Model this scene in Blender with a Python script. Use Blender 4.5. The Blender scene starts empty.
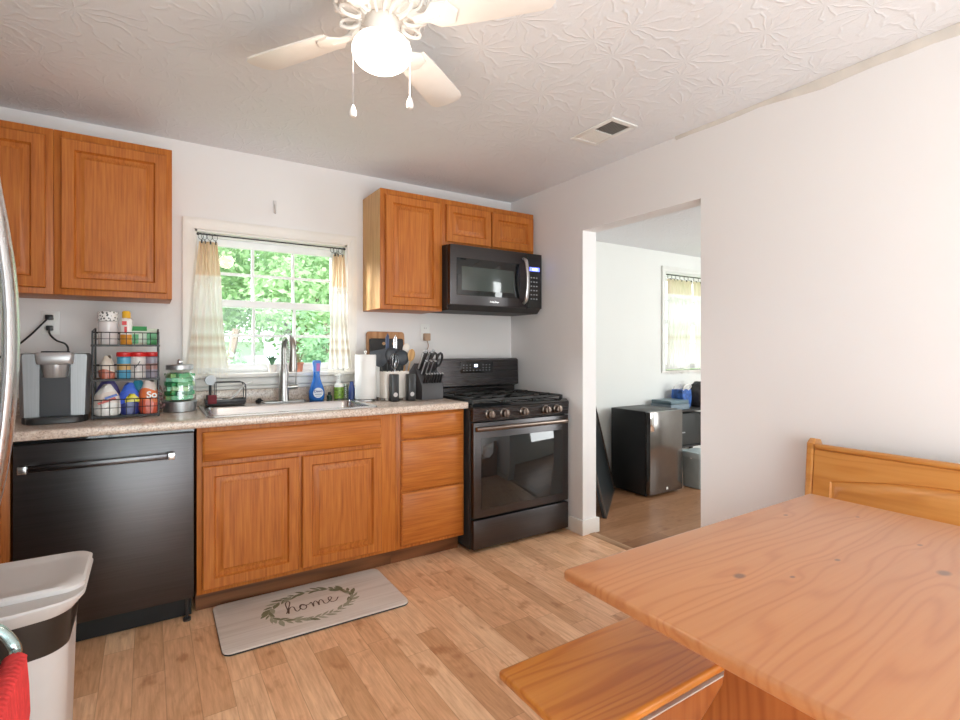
import bpy, bmesh, math, random
from math import sin, cos, pi, radians as R
from mathutils import Vector, Matrix
random.seed(7)
S = bpy.context.scene
COL = S.collection

# ------------------------------------------------------------ camera, world, lights, exposure
YAW = 0.5723
cd = bpy.data.cameras.new('camera'); cam = bpy.data.objects.new('camera', cd); COL.objects.link(cam)
cam.location = (-2.3861, -3.2554, 1.2205)
cam.rotation_euler = (pi/2, 0, -YAW)
cd.sensor_width = 36.0; cd.lens = 514.4/960*36.0
cd.shift_y = -(360-348.4)/960; cd.clip_start = 0.02; cd.clip_end = 200
S.camera = cam
W = bpy.data.worlds.new('world'); S.world = W; W.use_nodes = True
bg = W.node_tree.nodes['Background']
bg.inputs[0].default_value = (0.86, 0.94, 1.0, 1); bg.inputs[1].default_value = 2.5
def light(name, kind, loc, rot, energy, color, **kw):
    ld = bpy.data.lights.new(name, kind); ld.energy = energy; ld.color = color
    for k, v in kw.items(): setattr(ld, k, v)
    o = bpy.data.objects.new(name, ld); COL.objects.link(o); o.location = loc; o.rotation_euler = rot
    return o
# sun over the roof from behind the house, lighting the garden
light('sun', 'SUN', (0, -5, 9), (R(38), 0, R(-12)), 3.6, (1, .96, .88), angle=R(2))
# daylight entering through the patio door behind the camera; the next room's lamp is an added fill
light('patio_daylight', 'AREA', (-1.75, -4.66, 1.0), (R(112), 0, 0), 56, (.88, .94, 1.0), shape='RECTANGLE', size=2.6, size_y=1.9)
light('next_room_fill', 'AREA', (2.3, -2.9, 1.35), (R(97), 0, 0), 44, (.95, .99, 1.0), shape='RECTANGLE', size=1.5, size_y=1.3)
# added lamp, out of view outside, brightening the right wall through the sink window
light('window_fill', 'AREA', (-3.6, 1.25, 2.45), (0, 0, 0), 210, (.95, .98, 1.0), shape='RECTANGLE', size=1.0, size_y=.8)
o = bpy.data.objects['window_fill']; from mathutils import Vector as _V
o.rotation_euler = (_V((-.15, -.75, 1.05))-o.location).to_track_quat('-Z', 'Y').to_euler()
# bulb inside the ceiling fan's globe
light('fan_bulb', 'POINT', (-1.79, -1.78, 2.02), (0, 0, 0), 3.4, (1, .84, .70), shadow_soft_size=.07)
S.view_settings.view_transform = 'Standard'; S.view_settings.look = 'None'
S.view_settings.gamma = 1.0; S.view_settings.use_curve_mapping = False
S.view_settings.exposure = 0.58
S.cycles.max_bounces = 10; S.cycles.diffuse_bounces = 6; S.cycles.caustics_reflective = False; S.cycles.caustics_refractive = False
S.cycles.transparent_max_bounces = 24
S.cycles.sample_clamp_indirect = 6.0

# ------------------------------------------------------------ materials
class NT:
    def __init__(s, name):
        s.m = bpy.data.materials.new(name); s.m.use_nodes = True
        s.t = s.m.node_tree; s.b = s.t.nodes['Principled BSDF']; s.out = s.t.nodes['Material Output']
    def n(s, typ, ins=None, **props):
        nd = s.t.nodes.new(typ)
        for k, v in props.items(): setattr(nd, k, v)
        for k, v in (ins or {}).items():
            if hasattr(v, 'is_linked') or isinstance(v, bpy.types.NodeSocket): s.t.links.new(v, nd.inputs[k])
            else: nd.inputs[k].default_value = v
        return nd
    def math(s, op, a, b=None, c=None):
        ins = {0: a}
        if b is not None: ins[1] = b
        if c is not None: ins[2] = c
        return s.n('ShaderNodeMath', ins, operation=op).outputs[0]
    def set(s, **kw):
        for k, v in kw.items():
            k = k.replace('_', ' ')
            if isinstance(v, bpy.types.NodeSocket): s.t.links.new(v, s.b.inputs[k])
            else: s.b.inputs[k].default_value = v
        return s
    def ramp(s, fac, stops, interp='LINEAR'):
        r = s.t.nodes.new('ShaderNodeValToRGB'); s.t.links.new(fac, r.inputs[0]); r.color_ramp.interpolation = interp
        e = r.color_ramp.elements
        while len(e) < len(stops): e.new(0.5)
        for i, (p, c) in enumerate(stops): e[i].position = p; e[i].color = (*c, 1)
        return r.outputs[0]
    def mix(s, fac, a, b, mode='MIX'):
        nd = s.t.nodes.new('ShaderNodeMix'); nd.data_type = 'RGBA'; nd.blend_type = mode
        for k, v in ((0, fac), (6, a), (7, b)):
            if isinstance(v, bpy.types.NodeSocket): s.t.links.new(v, nd.inputs[k])
            else: nd.inputs[k].default_value = v if k == 0 else (*v[:3], 1)
        return nd.outputs[2]
    def co(s, scale=(1, 1, 1), loc=(0, 0, 0), kind='Object', rot=(0, 0, 0)):
        tc = s.n('ShaderNodeTexCoord').outputs[kind]
        return s.n('ShaderNodeMapping', {'Vector': tc, 'Scale': scale, 'Location': loc, 'Rotation': rot}).outputs[0]
    def noise(s, vec, scale=5, detail=3, rough=.5, dist=0):
        return s.n('ShaderNodeTexNoise', {'Vector': vec, 'Scale': scale, 'Detail': detail, 'Roughness': rough, 'Distortion': dist}).outputs[0]
    def bump(s, h, strength=.2, dist=.01):
        s.t.links.new(s.n('ShaderNodeBump', {'Height': h, 'Strength': strength, 'Distance': dist}).outputs[0], s.b.inputs['Normal'])

def plain(name, col, rough=.5, metal=0, var=.06, scale=12, **kw):
    k = NT(name); f = k.noise(k.co(), scale, 3)
    a = tuple(max(0, c*(1-var)) for c in col); b = tuple(min(1, c*(1+var)) for c in col)
    k.set(Base_Color=k.ramp(f, [(.3, a), (.7, b)]), Roughness=rough, Metallic=metal, **kw)
    return k.m
def wallpaint(name, col):
    k = NT(name); c = k.co()
    f = k.noise(c, 1.3, 3); g = k.noise(c, 260, 2)
    k.set(Base_Color=k.ramp(f, [(.25, tuple(x*.97 for x in col)), (.75, col)]), Roughness=.75)
    k.bump(g, .08, .002); return k.m
def wood(name, dark, mid, lite, axis='z', rough=.48, fine=70, bands=5, coat=.06, bandmix=.35):
    k = NT(name)
    st = {'x': (.035, 1, 1), 'y': (1, .035, 1), 'z': (1, 1, .035)}[axis]
    st2 = {'x': (.11, 1, 1), 'y': (1, .11, 1), 'z': (1, 1, .11)}[axis]
    rnd = k.n('ShaderNodeObjectInfo').outputs['Random']
    off = k.n('ShaderNodeCombineXYZ', {0: k.math('MULTIPLY', rnd, 7.3), 1: k.math('MULTIPLY', rnd, 3.1), 2: k.math('MULTIPLY', rnd, 5.7)}).outputs[0]
    tc = k.n('ShaderNodeVectorMath', {0: k.n('ShaderNodeTexCoord').outputs['Object'], 1: off}, operation='ADD').outputs[0]
    v1 = k.n('ShaderNodeVectorMath', {0: tc, 1: st}, operation='MULTIPLY').outputs[0]
    v2 = k.n('ShaderNodeVectorMath', {0: tc, 1: st2}, operation='MULTIPLY').outputs[0]
    f = k.noise(v1, fine, 4, .6)
    n2 = k.noise(v2, bands, 2, .5, .4)
    b = k.math('ADD', k.math('MULTIPLY', k.math('SINE', k.math('MULTIPLY', n2, 55)), .5), .5)
    fac = k.math('ADD', k.math('MULTIPLY', f, 1-bandmix), k.math('MULTIPLY', b, bandmix))
    k.set(Base_Color=k.ramp(fac, [(.22, dark), (.48, mid), (.75, lite)]), Roughness=rough, Coat_Weight=coat, Coat_Roughness=.18, Specular_IOR_Level=.35)
    k.bump(f, .06, .002); return k.m
def metal(name, col, rough=.3, axis='x', metallic=1.0):
    k = NT(name); st = {'x': (.02, 1, 1), 'y': (1, .02, 1), 'z': (1, 1, .02)}[axis]
    f = k.noise(k.co(st), 220, 3)
    k.set(Base_Color=k.ramp(f, [(.3, tuple(c*.9 for c in col)), (.7, tuple(min(1, c*1.06) for c in col))]), Metallic=metallic,
          Roughness=k.math('ADD', k.math('MULTIPLY', f, .1), rough-.05)); return k.m
def glass(name, col=(1, 1, 1), rough=0.0, ior=1.45):
    k = NT(name); k.set(Base_Color=(*col, 1), Roughness=rough, Transmission_Weight=1.0, IOR=ior); return k.m
def thin_glass(name, tint=(.97, .99, .98), refl=1.0):
    k = NT(name); k.t.nodes.remove(k.b)
    tr = k.n('ShaderNodeBsdfTransparent', {0: (*tint, 1)}); gl = k.n('ShaderNodeBsdfGlossy', {0: (1, 1, 1, 1), 'Roughness': .01})
    fr = k.math('MULTIPLY', k.n('ShaderNodeFresnel', {0: 1.5}).outputs[0], k.math('SUBTRACT', 1.0, k.n('ShaderNodeNewGeometry').outputs['Backfacing']))
    mx = k.n('ShaderNodeMixShader', {0: k.math('MULTIPLY', fr, refl), 1: tr.outputs[0], 2: gl.outputs[0]})
    k.t.links.new(mx.outputs[0], k.out.inputs[0]); return k.m
def emis(name, col, strength):
    k = NT(name); k.set(Base_Color=(*col, 1), Emission_Color=(*col, 1), Emission_Strength=strength); return k.m
def cloth(name, stops, axis=2, z0=0, z1=1, trans=.45):
    k = NT(name); tc = k.n('ShaderNodeTexCoord').outputs['Object']
    z = k.n('ShaderNodeSeparateXYZ', {0: tc}).outputs[axis]
    f = k.math('DIVIDE', k.math('SUBTRACT', z, z0), z1-z0)
    c = k.ramp(f, stops, 'LINEAR')
    w = k.noise(k.co((1, 1, 1)), 240, 2)
    c = k.mix(.06, c, k.ramp(w, [(.3, (.5, .42, .32)), (.7, (1, 1, 1))]), 'MULTIPLY')
    k.t.nodes.remove(k.b)
    d = k.n('ShaderNodeBsdfDiffuse', {0: c}); t = k.n('ShaderNodeBsdfTranslucent', {0: c})
    mx = k.n('ShaderNodeMixShader', {0: trans, 1: d.outputs[0], 2: t.outputs[0]})
    k.t.links.new(mx.outputs[0], k.out.inputs[0]); return k.m

M = {}
M['wall'] = wallpaint('wall_paint', (.81, .788, .783))
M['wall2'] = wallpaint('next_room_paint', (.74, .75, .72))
M['trim'] = plain('white_trim', (.80, .77, .73), .42, var=.02)
M['vinyl'] = plain('white_vinyl', (.86, .87, .88), .35, var=.015)
def ceiling_mat():
    k = NT('stomped_ceiling'); P = k.co((4.2, 4.2, 4.2))
    vo = k.n('ShaderNodeTexVoronoi', {'Vector': P, 'Scale': 1.0, 'Randomness': .9}, feature='F1', voronoi_dimensions='2D')
    d = k.n('ShaderNodeVectorMath', {0: P, 1: vo.outputs['Position']}, operation='SUBTRACT').outputs[0]
    sx = k.n('ShaderNodeSeparateXYZ', {0: d})
    a = k.math('ARCTAN2', sx.outputs[1], sx.outputs[0])
    nz = k.noise(P, 2.2, 2)
    ray = k.math('SINE', k.math('ADD', k.math('MULTIPLY', a, 12), k.math('MULTIPLY', nz, 16)))
    ray = k.math('POWER', k.math('ADD', k.math('MULTIPLY', ray, .5), .5), 8)
    fine = k.noise(P, 16, 4, .65)
    h = k.math('ADD', k.math('MULTIPLY', ray, .75), k.math('MULTIPLY', fine, .8))
    k.set(Base_Color=k.ramp(k.noise(P, .4, 2), [(.3, (.765, .78, .805)), (.7, (.795, .81, .835))]), Roughness=.85)
    k.bump(h, .34, .006); return k.m
M['ceiling'] = ceiling_mat()
def floor_mat(name, base, rot=False):
    k = NT(name); tc = k.n('ShaderNodeTexCoord').outputs['Object']
    s = k.n('ShaderNodeSeparateXYZ', {0: tc}); X, Y = (s.outputs[1], s.outputs[0]) if rot else (s.outputs[0], s.outputs[1])
    xi = k.math('DIVIDE', k.math('ADD', X, .012), .101); row = k.math('FLOOR', xi); fx = k.math('FRACT', xi)
    rr = k.n('ShaderNodeTexWhiteNoise', {'W': row}, noise_dimensions='1D').outputs[0]
    yi = k.math('ADD', k.math('DIVIDE', Y, .62), k.math('MULTIPLY', rr, 5.0)); cell = k.math('FLOOR', yi); fy = k.math('FRACT', yi)
    cv = k.n('ShaderNodeCombineXYZ', {0: row, 1: cell}).outputs[0]
    rnd = k.n('ShaderNodeTexWhiteNoise', {'Vector': cv}, noise_dimensions='2D').outputs[0]
    g = k.n('ShaderNodeCombineXYZ', {0: k.math('MULTIPLY', X, 1.0), 1: k.math('MULTIPLY', Y, .07), 2: k.math('MULTIPLY', rnd, 31)}).outputs[0]
    f1 = k.noise(g, 95, 4, .65)
    g2 = k.n('ShaderNodeCombineXYZ', {0: X, 1: k.math('MULTIPLY', Y, .22), 2: k.math('MULTIPLY', rnd, 17)}).outputs[0]
    n2 = k.noise(g2, 6, 2, .5, .5)
    rings = k.math('ADD', k.math('MULTIPLY', k.math('SINE', k.math('MULTIPLY', n2, 60)), .5), .5)
    g3 = k.n('ShaderNodeCombineXYZ', {0: X, 1: k.math('MULTIPLY', Y, .55), 2: k.math('MULTIPLY', rnd, 9)}).outputs[0]
    blot = k.noise(g3, 15, 3)
    c = k.ramp(rnd, [(0, tuple(b*v for b, v in zip(base, (.80, .74, .68)))), (.5, base), (1, tuple(min(1, b*v) for b, v in zip(base, (1.15, 1.19, 1.27))))])
    c = k.mix(.48, c, k.ramp(f1, [(.3, (.52, .36, .25)), (.65, (1, 1, 1))]), 'MULTIPLY')
    c = k.mix(.18, c, k.ramp(rings, [(0, (.55, .38, .26)), (.5, (1, 1, 1))]), 'MULTIPLY')
    c = k.mix(.65, c, k.ramp(blot, [(.27, (.60, .40, .28)), (.40, (1, 1, 1))]), 'MULTIPLY')
    e = k.math('MINIMUM', k.math('MINIMUM', fx, k.math('SUBTRACT', 1, fx)), k.math('MULTIPLY', k.math('MINIMUM', fy, k.math('SUBTRACT', 1, fy)), 6.1))
    seam = k.math('SMOOTH_MIN', k.math('MULTIPLY', e, 45), 1.0, .1)
    c = k.mix(.5, c, k.ramp(seam, [(0, (.35, .22, .15)), (.9, (1, 1, 1))]), 'MULTIPLY')
    k.set(Base_Color=c, Roughness=k.math('ADD', k.math('MULTIPLY', f1, .12), .30), Specular_IOR_Level=.4)
    k.bump(seam, .12, .002); return k.m
M['floor'] = floor_mat('oak_laminate', (.93, .575, .34))
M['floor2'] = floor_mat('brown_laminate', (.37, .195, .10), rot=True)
OAK = ((.26, .064, .009), (.43, .127, .019), (.54, .19, .033))
M['oak'] = wood('honey_oak_upright', *OAK, axis='z', fine=125, bands=7, bandmix=.10)
M['oakh'] = wood('honey_oak_level', *OAK, axis='x', fine=125, bands=7, bandmix=.10)
M['oak_lit_side'] = wood('honey_oak_lit_side', (.44, .215, .075), (.60, .33, .13), (.70, .42, .19), axis='z', fine=110, bandmix=.12)  # oak lightened on the cabinet side, window light put into the colour
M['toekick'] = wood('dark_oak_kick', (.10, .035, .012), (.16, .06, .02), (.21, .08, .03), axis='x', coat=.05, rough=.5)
def pine(name, dark, mid, lite, axis='x', knots=(), cy=0):
    k = NT(name); tc = k.n('ShaderNodeTexCoord').outputs['Object']
    s = k.n('ShaderNodeSeparateXYZ', {0: tc})
    L, A = {'x': (s.outputs[0], s.outputs[1]), 'y': (s.outputs[1], s.outputs[0]), 'z': (s.outputs[2], s.outputs[1])}[axis]
    Z = s.outputs[2] if axis != 'z' else s.outputs[0]
    v = k.n('ShaderNodeCombineXYZ', {0: k.math('MULTIPLY', L, .16), 1: A, 2: Z}).outputs[0]
    n1 = k.noise(v, 5.5, 2, .45, .25)
    ph = k.math('ADD', k.math('MULTIPLY', n1, 75), k.math('MULTIPLY', A, 190))
    dark_k = None
    for (kx, ky, kr) in knots:
        dv = k.n('ShaderNodeVectorMath', {0: tc, 1: (kx, ky, 0)}, operation='SUBTRACT').outputs[0]
        dv = k.n('ShaderNodeVectorMath', {0: dv, 1: (.62, 1, 0)}, operation='MULTIPLY').outputs[0]
        ln = k.n('ShaderNodeVectorMath', {0: dv}, operation='LENGTH').outputs['Value']
        bendv = k.math('EXPONENT', k.math('MULTIPLY', k.math('MULTIPLY', ln, ln), -1/(kr*5)**2))
        ph = k.math('ADD', ph, k.math('MULTIPLY', bendv, 4))
        mk = k.n('ShaderNodeMapRange', {0: ln, 1: kr*.55, 2: kr*1.1, 3: 1.0, 4: 0.0}).outputs[0]
        dark_k = mk if dark_k is None else k.math('MAXIMUM', dark_k, mk)
    rg = k.math('ADD', k.math('MULTIPLY', k.math('SINE', ph), .5), .5)
    rg = k.math('POWER', rg, 3.5)
    v2 = k.n('ShaderNodeCombineXYZ', {0: k.math('MULTIPLY', L, .03), 1: A, 2: Z}).outputs[0]
    f = k.noise(v2, 90, 3)
    fac = k.math('ADD', k.math('MULTIPLY', rg, .34), k.math('MULTIPLY', f, .55))
    c = k.ramp(fac, [(.1, lite), (.45, mid), (.9, dark)])
    b = k.noise(k.n('ShaderNodeCombineXYZ', {0: k.math('MULTIPLY', L, .02), 1: k.math('FLOOR', k.math('MULTIPLY', A, 9.5)), 2: 3.0}).outputs[0], 3.7, 0)
    c = k.mix(.30, c, k.ramp(b, [(.35, (.72, .62, .55)), (.65, (1, 1, 1))]), 'MULTIPLY')
    if dark_k is not None: c = k.mix(k.math('MULTIPLY', dark_k, .75), c, (.11, .06, .05))
    k.set(Base_Color=c, Roughness=.30, Coat_Weight=.35, Coat_Roughness=.22); return k.m
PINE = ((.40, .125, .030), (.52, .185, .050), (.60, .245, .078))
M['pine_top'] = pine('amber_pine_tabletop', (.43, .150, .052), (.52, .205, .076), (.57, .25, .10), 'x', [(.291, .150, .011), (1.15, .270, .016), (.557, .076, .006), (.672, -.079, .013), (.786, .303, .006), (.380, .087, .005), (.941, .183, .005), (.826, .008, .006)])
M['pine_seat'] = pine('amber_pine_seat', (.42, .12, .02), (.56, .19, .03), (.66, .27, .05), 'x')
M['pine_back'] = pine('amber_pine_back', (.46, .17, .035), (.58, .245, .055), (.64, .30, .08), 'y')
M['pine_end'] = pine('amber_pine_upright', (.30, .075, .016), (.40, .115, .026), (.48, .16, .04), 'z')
M['pine_pale'] = plain('pale_pine_edge', (.62, .52, .44), .5)  # paler strip along the top of the bench rail
def granite():
    k = NT('speckled_laminate'); c = k.co()
    a = k.noise(c, 130, 4, .7); b = k.noise(c, 55, 2); d = k.noise(c, 18, 2)
    col = k.ramp(a, [(.34, (.11, .07, .055)), (.43, (.48, .35, .27)), (.54, (.66, .55, .46)), (.68, (.78, .70, .62))])
    col = k.mix(.35, col, k.ramp(b, [(.3, (.52, .40, .33)), (.7, (.86, .80, .74))]))
    k.set(Base_Color=col, Roughness=.22, Specular_IOR_Level=.6); return k.m
M['granite'] = granite()
M['blacksteel'] = metal('black_stainless', (.10, .096, .10), .27, 'x')
M['blacksteel_v'] = metal('black_stainless_door', (.095, .090, .092), .36, 'x')
M['steel'] = metal('stainless', (.62, .62, .62), .25, 'x')
M['steelv'] = metal('stainless_upright', (.66, .67, .68), .28, 'z')
M['nickel'] = metal('brushed_nickel', (.40, .39, .38), .34, 'z')
M['chrome'] = plain('chrome', (.8, .8, .82), .08, 1.0, .02)
M['bronze'] = metal('warm_dark_steel', (.25, .20, .17), .30, 'x')
M['black'] = plain('black_plastic', (.018, .018, .019), .35)
M['blackgloss'] = plain('black_glass', (.010, .012, .013), .04, Specular_IOR_Level=.7)
M['blackmatte'] = plain('black_matte', (.025, .024, .024), .6)
M['iron'] = plain('cast_iron', (.022, .021, .020), .55)
M['wire'] = plain('black_wire', (.015, .015, .016), .45)
M['white'] = plain('white_enamel', (.82, .80, .77), .35, var=.02)
M['whiteplastic'] = plain('white_plastic', (.84, .84, .82), .4, var=.02)
M['fanwhite'] = plain('fan_white', (.84, .80, .75), .4, var=.02)
M['greyplastic'] = plain('bin_grey', (.60, .565, .55), .45, var=.02)
M['red'] = plain('red_plastic', (.62, .02, .02), .35)
M['screenblue'] = emis('blue_display', (.12, .16, .9), 2.2)
M['screenwhite'] = emis('display_digits', (.7, .8, 1.0), 3.0)
M['globe'] = emis('lit_globe', (1, .93, .86), 2.0)
M['pane'] = thin_glass('window_pane', refl=.8)
M['jarglass'] = thin_glass('jar_glass', (.88, .93, .90), 3.0)
M['palesteel'] = plain('pale_steel', (.60, .61, .63), .35, .4)
M['greytext'] = plain('grey_print', (.35, .36, .38), .5)

# ------------------------------------------------------------ geometry helpers
class MB:
    def __init__(s): s.bm = bmesh.new(); s.mats = []
    def _m(s, m):
        if m is None: return 0
        if m not in s.mats: s.mats.append(m)
        return s.mats.index(m)
    def add(s, tmp, m=None, mtx=None):
        i = s._m(m)
        for f in tmp.faces: f.material_index = i
        if mtx is not None: tmp.transform(mtx)
        me = bpy.data.meshes.new('t'); tmp.to_mesh(me); tmp.free(); s.bm.from_mesh(me); bpy.data.meshes.remove(me)
        return s
    def box(s, x0, x1, y0, y1, z0, z1, bev=0, m=None, mtx=None, seg=2):
        t = bmesh.new(); bmesh.ops.create_cube(t, size=1)
        t.transform(Matrix.Translation(((x0+x1)/2, (y0+y1)/2, (z0+z1)/2)) @ Matrix.Diagonal((abs(x1-x0), abs(y1-y0), abs(z1-z0), 1)))
        if bev: bmesh.ops.bevel(t, geom=t.edges[:], offset=bev, segments=seg, affect='EDGES', profile=.5)
        return s.add(t, m, mtx)
    def loft(s, rings, m=None, cap0=True, cap1=True, closed=True, mtx=None):
        t = bmesh.new(); V = [[t.verts.new(p) for p in r] for r in rings]; n = len(rings[0])
        for a, b in zip(V, V[1:]):
            for i in range(n if closed else n-1):
                j = (i+1) % n
                try: t.faces.new((a[i], a[j], b[j], b[i]))
                except ValueError: pass
        if cap0 and closed: t.faces.new(V[0][::-1])
        if cap1 and closed: t.faces.new(V[-1])
        bmesh.ops.recalc_face_normals(t, faces=t.faces[:])
        return s.add(t, m, mtx)
    def lathe(s, prof, n=24, c=(0, 0, 0), m=None, axis='z', mtx=None, sx=1, sy=1):
        rings = []
        for r, h in prof:
            ring = []
            for i in range(n):
                a = 2*pi*i/n; p = (max(r, 1e-4)*cos(a)*sx, max(r, 1e-4)*sin(a)*sy, h)
                if axis == 'y': p = (p[0], h, p[1])
                elif axis == 'x': p = (h, p[0], p[1])
                ring.append((p[0]+c[0], p[1]+c[1], p[2]+c[2]))
            rings.append(ring)
        return s.loft(rings, m, mtx=mtx)
    def tube(s, pts, r, n=8, closed=False, m=None, flat=None):
        pts = [Vector(p) for p in pts]; N = len(pts); rings = []
        up = None
        for i, p in enumerate(pts):
            if closed: d = pts[(i+1) % N]-pts[i-1]
            else: d = pts[min(i+1, N-1)]-pts[max(i-1, 0)]
            d.normalize()
            if up is None:
                up = Vector((0, 0, 1)) if abs(d.z) < .9 else Vector((0, 1, 0))
            a = d.cross(up)
            if a.length < 1e-5: a = d.cross(Vector((1, 0, 0)))
            a.normalize(); b = a.cross(d).normalized(); up = b
            rr = r[i] if isinstance(r, (list, tuple)) else r
            fl = flat or (1, 1)
            rings.append([p + a*rr*fl[0]*cos(2*pi*k/n) + b*rr*fl[1]*sin(2*pi*k/n) for k in range(n)])
        if closed: rings.append(rings[0])
        return s.loft(rings, m, cap0=not closed, cap1=not closed)
    def rod(s, p0, p1, r, n=8, m=None): return s.tube([p0, p1], r, n, m=m)
    def prism(s, poly, axis, a0, a1, bev=0, m=None, mtx=None, seg=2):
        def P(u, v, a): return {'x': (a, u, v), 'y': (u, a, v), 'z': (u, v, a)}[axis]
        t = bmesh.new(); A = [t.verts.new(P(u, v, a0)) for u, v in poly]; B = [t.verts.new(P(u, v, a1)) for u, v in poly]; n = len(poly)
        for i in range(n): t.faces.new((A[i], A[(i+1) % n], B[(i+1) % n], B[i]))
        t.faces.new(A[::-1]); t.faces.new(B); bmesh.ops.recalc_face_normals(t, faces=t.faces[:])
        if bev:
            es = [e for e in t.edges if (abs(len([1 for f in e.link_faces if len(f.verts) == n])) == 1)]
            bmesh.ops.bevel(t, geom=es, offset=bev, segments=seg, affect='EDGES', profile=.5)
        return s.add(t, m, mtx)
    def ball(s, c, r, m=None, seg=16, mtx=None):
        r = (r, r, r) if isinstance(r, (int, float)) else r
        t = bmesh.new(); bmesh.ops.create_uvsphere(t, u_segments=seg, v_segments=max(6, seg*2//3), radius=1)
        t.transform(Matrix.Translation(c) @ Matrix.Diagonal((*r, 1))); return s.add(t, m, mtx)
    def grid(s, fn, nu, nv, m=None):
        t = bmesh.new(); V = [[t.verts.new(fn(i/nu, j/nv)) for j in range(nv+1)] for i in range(nu+1)]
        for i in range(nu):
            for j in range(nv): t.faces.new((V[i][j], V[i+1][j], V[i+1][j+1], V[i][j+1]))
        return s.add(t, m)
    def mesh(s, me, m=None, mtx=None):
        t = bmesh.new(); t.from_mesh(me); return s.add(t, m, mtx)
    def build(s, name, mat=None, parent=None, loc=None, rot=None, sharp=38):
        me = bpy.data.meshes.new(name); s.bm.to_mesh(me); s.bm.free()
        mats = s.mats or [mat]
        for m in mats: me.materials.append(M[m] if isinstance(m, str) else m)
        me.polygons.foreach_set('use_smooth', [True]*len(me.polygons)); me.set_sharp_from_angle(angle=R(sharp))
        o = bpy.data.objects.new(name, me); COL.objects.link(o)
        if parent: o.parent = parent
        if loc: o.location = loc
        if rot: o.rotation_euler = rot
        return o
def tag(o, label, cat, group=None):
    o['label'] = label; o['category'] = cat
    if group: o['group'] = group
    return o
def thing(name, label, cat, loc=(0, 0, 0), rz=0, group=None):
    o = bpy.data.objects.new(name, None); COL.objects.link(o); o.empty_display_size = .1
    o.location = loc; o.rotation_euler = (0, 0, rz); return tag(o, label, cat, group)
def struct(o): o['kind'] = 'structure'; return o
def dup(root, loc, rz=None, label=None, group=None):
    r = root.copy(); COL.objects.link(r); r.location = loc
    if rz is not None: r.rotation_euler = (0, 0, rz)
    if label: r['label'] = label
    if group: r['group'] = group
    for ch in list(root.children):
        c = ch.copy(); COL.objects.link(c); c.parent = r
        for g in ch.children:
            d = g.copy(); COL.objects.link(d); d.parent = c
    return r
def text_mesh(txt, size, depth=.0006, shear=0, bold=0):
    cu = bpy.data.curves.new('t', 'FONT'); cu.body = txt; cu.size = size; cu.extrude = depth; cu.align_x = 'CENTER'; cu.align_y = 'CENTER'; cu.shear = shear; cu.offset = bold
    o = bpy.data.objects.new('t', cu); COL.objects.link(o); dg = bpy.context.evaluated_depsgraph_get()
    me = bpy.data.meshes.new_from_object(o.evaluated_get(dg)); bpy.data.objects.remove(o); return me
FRONT = Matrix.Rotation(R(90), 4, 'X')       # text standing up, facing -y
def T(x, y, z): return Matrix.Translation((x, y, z))
def rect(x0, x1, z0, z1, y): return [(x0, y, z0), (x1, y, z0), (x1, y, z1), (x0, y, z1)]
def panel(w, h, t=.02, rail=.06, x0=0, z0=0, y0=0):
    """raised-panel door, front facing -y, back at y0"""
    sp = [(0, 0), (0, -t+.005), (.005, -t), (rail-.008, -t), (rail-.004, -t+.008), (rail, -t+.013), (rail+.008, -t+.013), (rail+.028, -t+.003), (rail+.030, -t+.001)]
    mb = MB(); mb.loft([rect(x0+i, x0+w-i, z0+i, z0+h-i, y0+y) for i, y in sp]); return mb
def slab(w, h, t=.02, x0=0, z0=0, y0=0):
    mb = MB(); mb.loft([rect(x0+i, x0+w-i, z0+i, z0+h-i, y0+y) for i, y in [(0, 0), (0, -t+.009), (.004, -t+.006), (.012, -t)]]); return mb
def rrect(cx, cy, a, b, r, n=5):
    pts = []
    for sx, sy, a0 in ((1, 1, 0), (-1, 1, 90), (-1, -1, 180), (1, -1, 270)):
        for i in range(n+1):
            an = R(a0+90*i/n); pts.append((cx+sx*(a-r)+r*cos(an), cy+sy*(b-r)+r*sin(an)))
    return pts
def smooth(pts, k=6, closed=False):
    P = [Vector(p) for p in pts]; out = []; N = len(P)
    for i in range(N if closed else N-1):
        if closed: p0, p1, p2, p3 = P[i-1], P[i], P[(i+1) % N], P[(i+2) % N]
        else: p0, p1, p2, p3 = P[max(i-1, 0)], P[i], P[i+1], P[min(i+2, N-1)]
        for j in range(k):
            t = j/k; out.append(.5*((2*p1)+(-p0+p2)*t+(2*p0-5*p1+4*p2-p3)*t*t+(-p0+3*p1-3*p2+p3)*t**3))
    if not closed: out.append(P[-1])
    return out

# ------------------------------------------------------------ room shell
H = 2.358; XL = -3.45; YF = -4.70; TH = .12; H2 = 2.165; X2 = 3.4; Y2 = -3.0
WX0, WX1, WZ0, WZ1 = -2.171, -1.312, 1.055, 1.885
def holed(name, mat, u0, u1, v0, v1, hu0, hu1, hv0, hv1, a0, a1, axis):
    mb = MB()
    def bx(ua, ub, va, vb):
        if ub-ua < 1e-4 or vb-va < 1e-4: return
        if axis == 'y': mb.box(ua, ub, a0, a1, va, vb)
        else: mb.box(a0, a1, ua, ub, va, vb)
    bx(u0, hu0, v0, v1); bx(hu1, u1, v0, v1); bx(hu0, hu1, v0, hv0); bx(hu0, hu1, hv1, v1)
    return struct(mb.build(name, mat))
struct(MB().box(XL-TH, .06, YF-TH, TH, -.12, 0).build('floor', 'floor'))
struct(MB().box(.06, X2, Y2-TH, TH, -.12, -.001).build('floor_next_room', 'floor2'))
struct(MB().box(XL-TH, .119, YF-TH, TH+.25, H, H+.14).build('ceiling', 'ceiling'))
struct(MB().box(.12, X2+TH, Y2-TH, TH+.25, H2, H2+.14).build('ceiling_next_room', 'ceiling'))
holed('wall_back', 'wall', XL, .02, 0, H, WX0, WX1, WZ0, WZ1, 0, TH, 'y')
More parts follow.
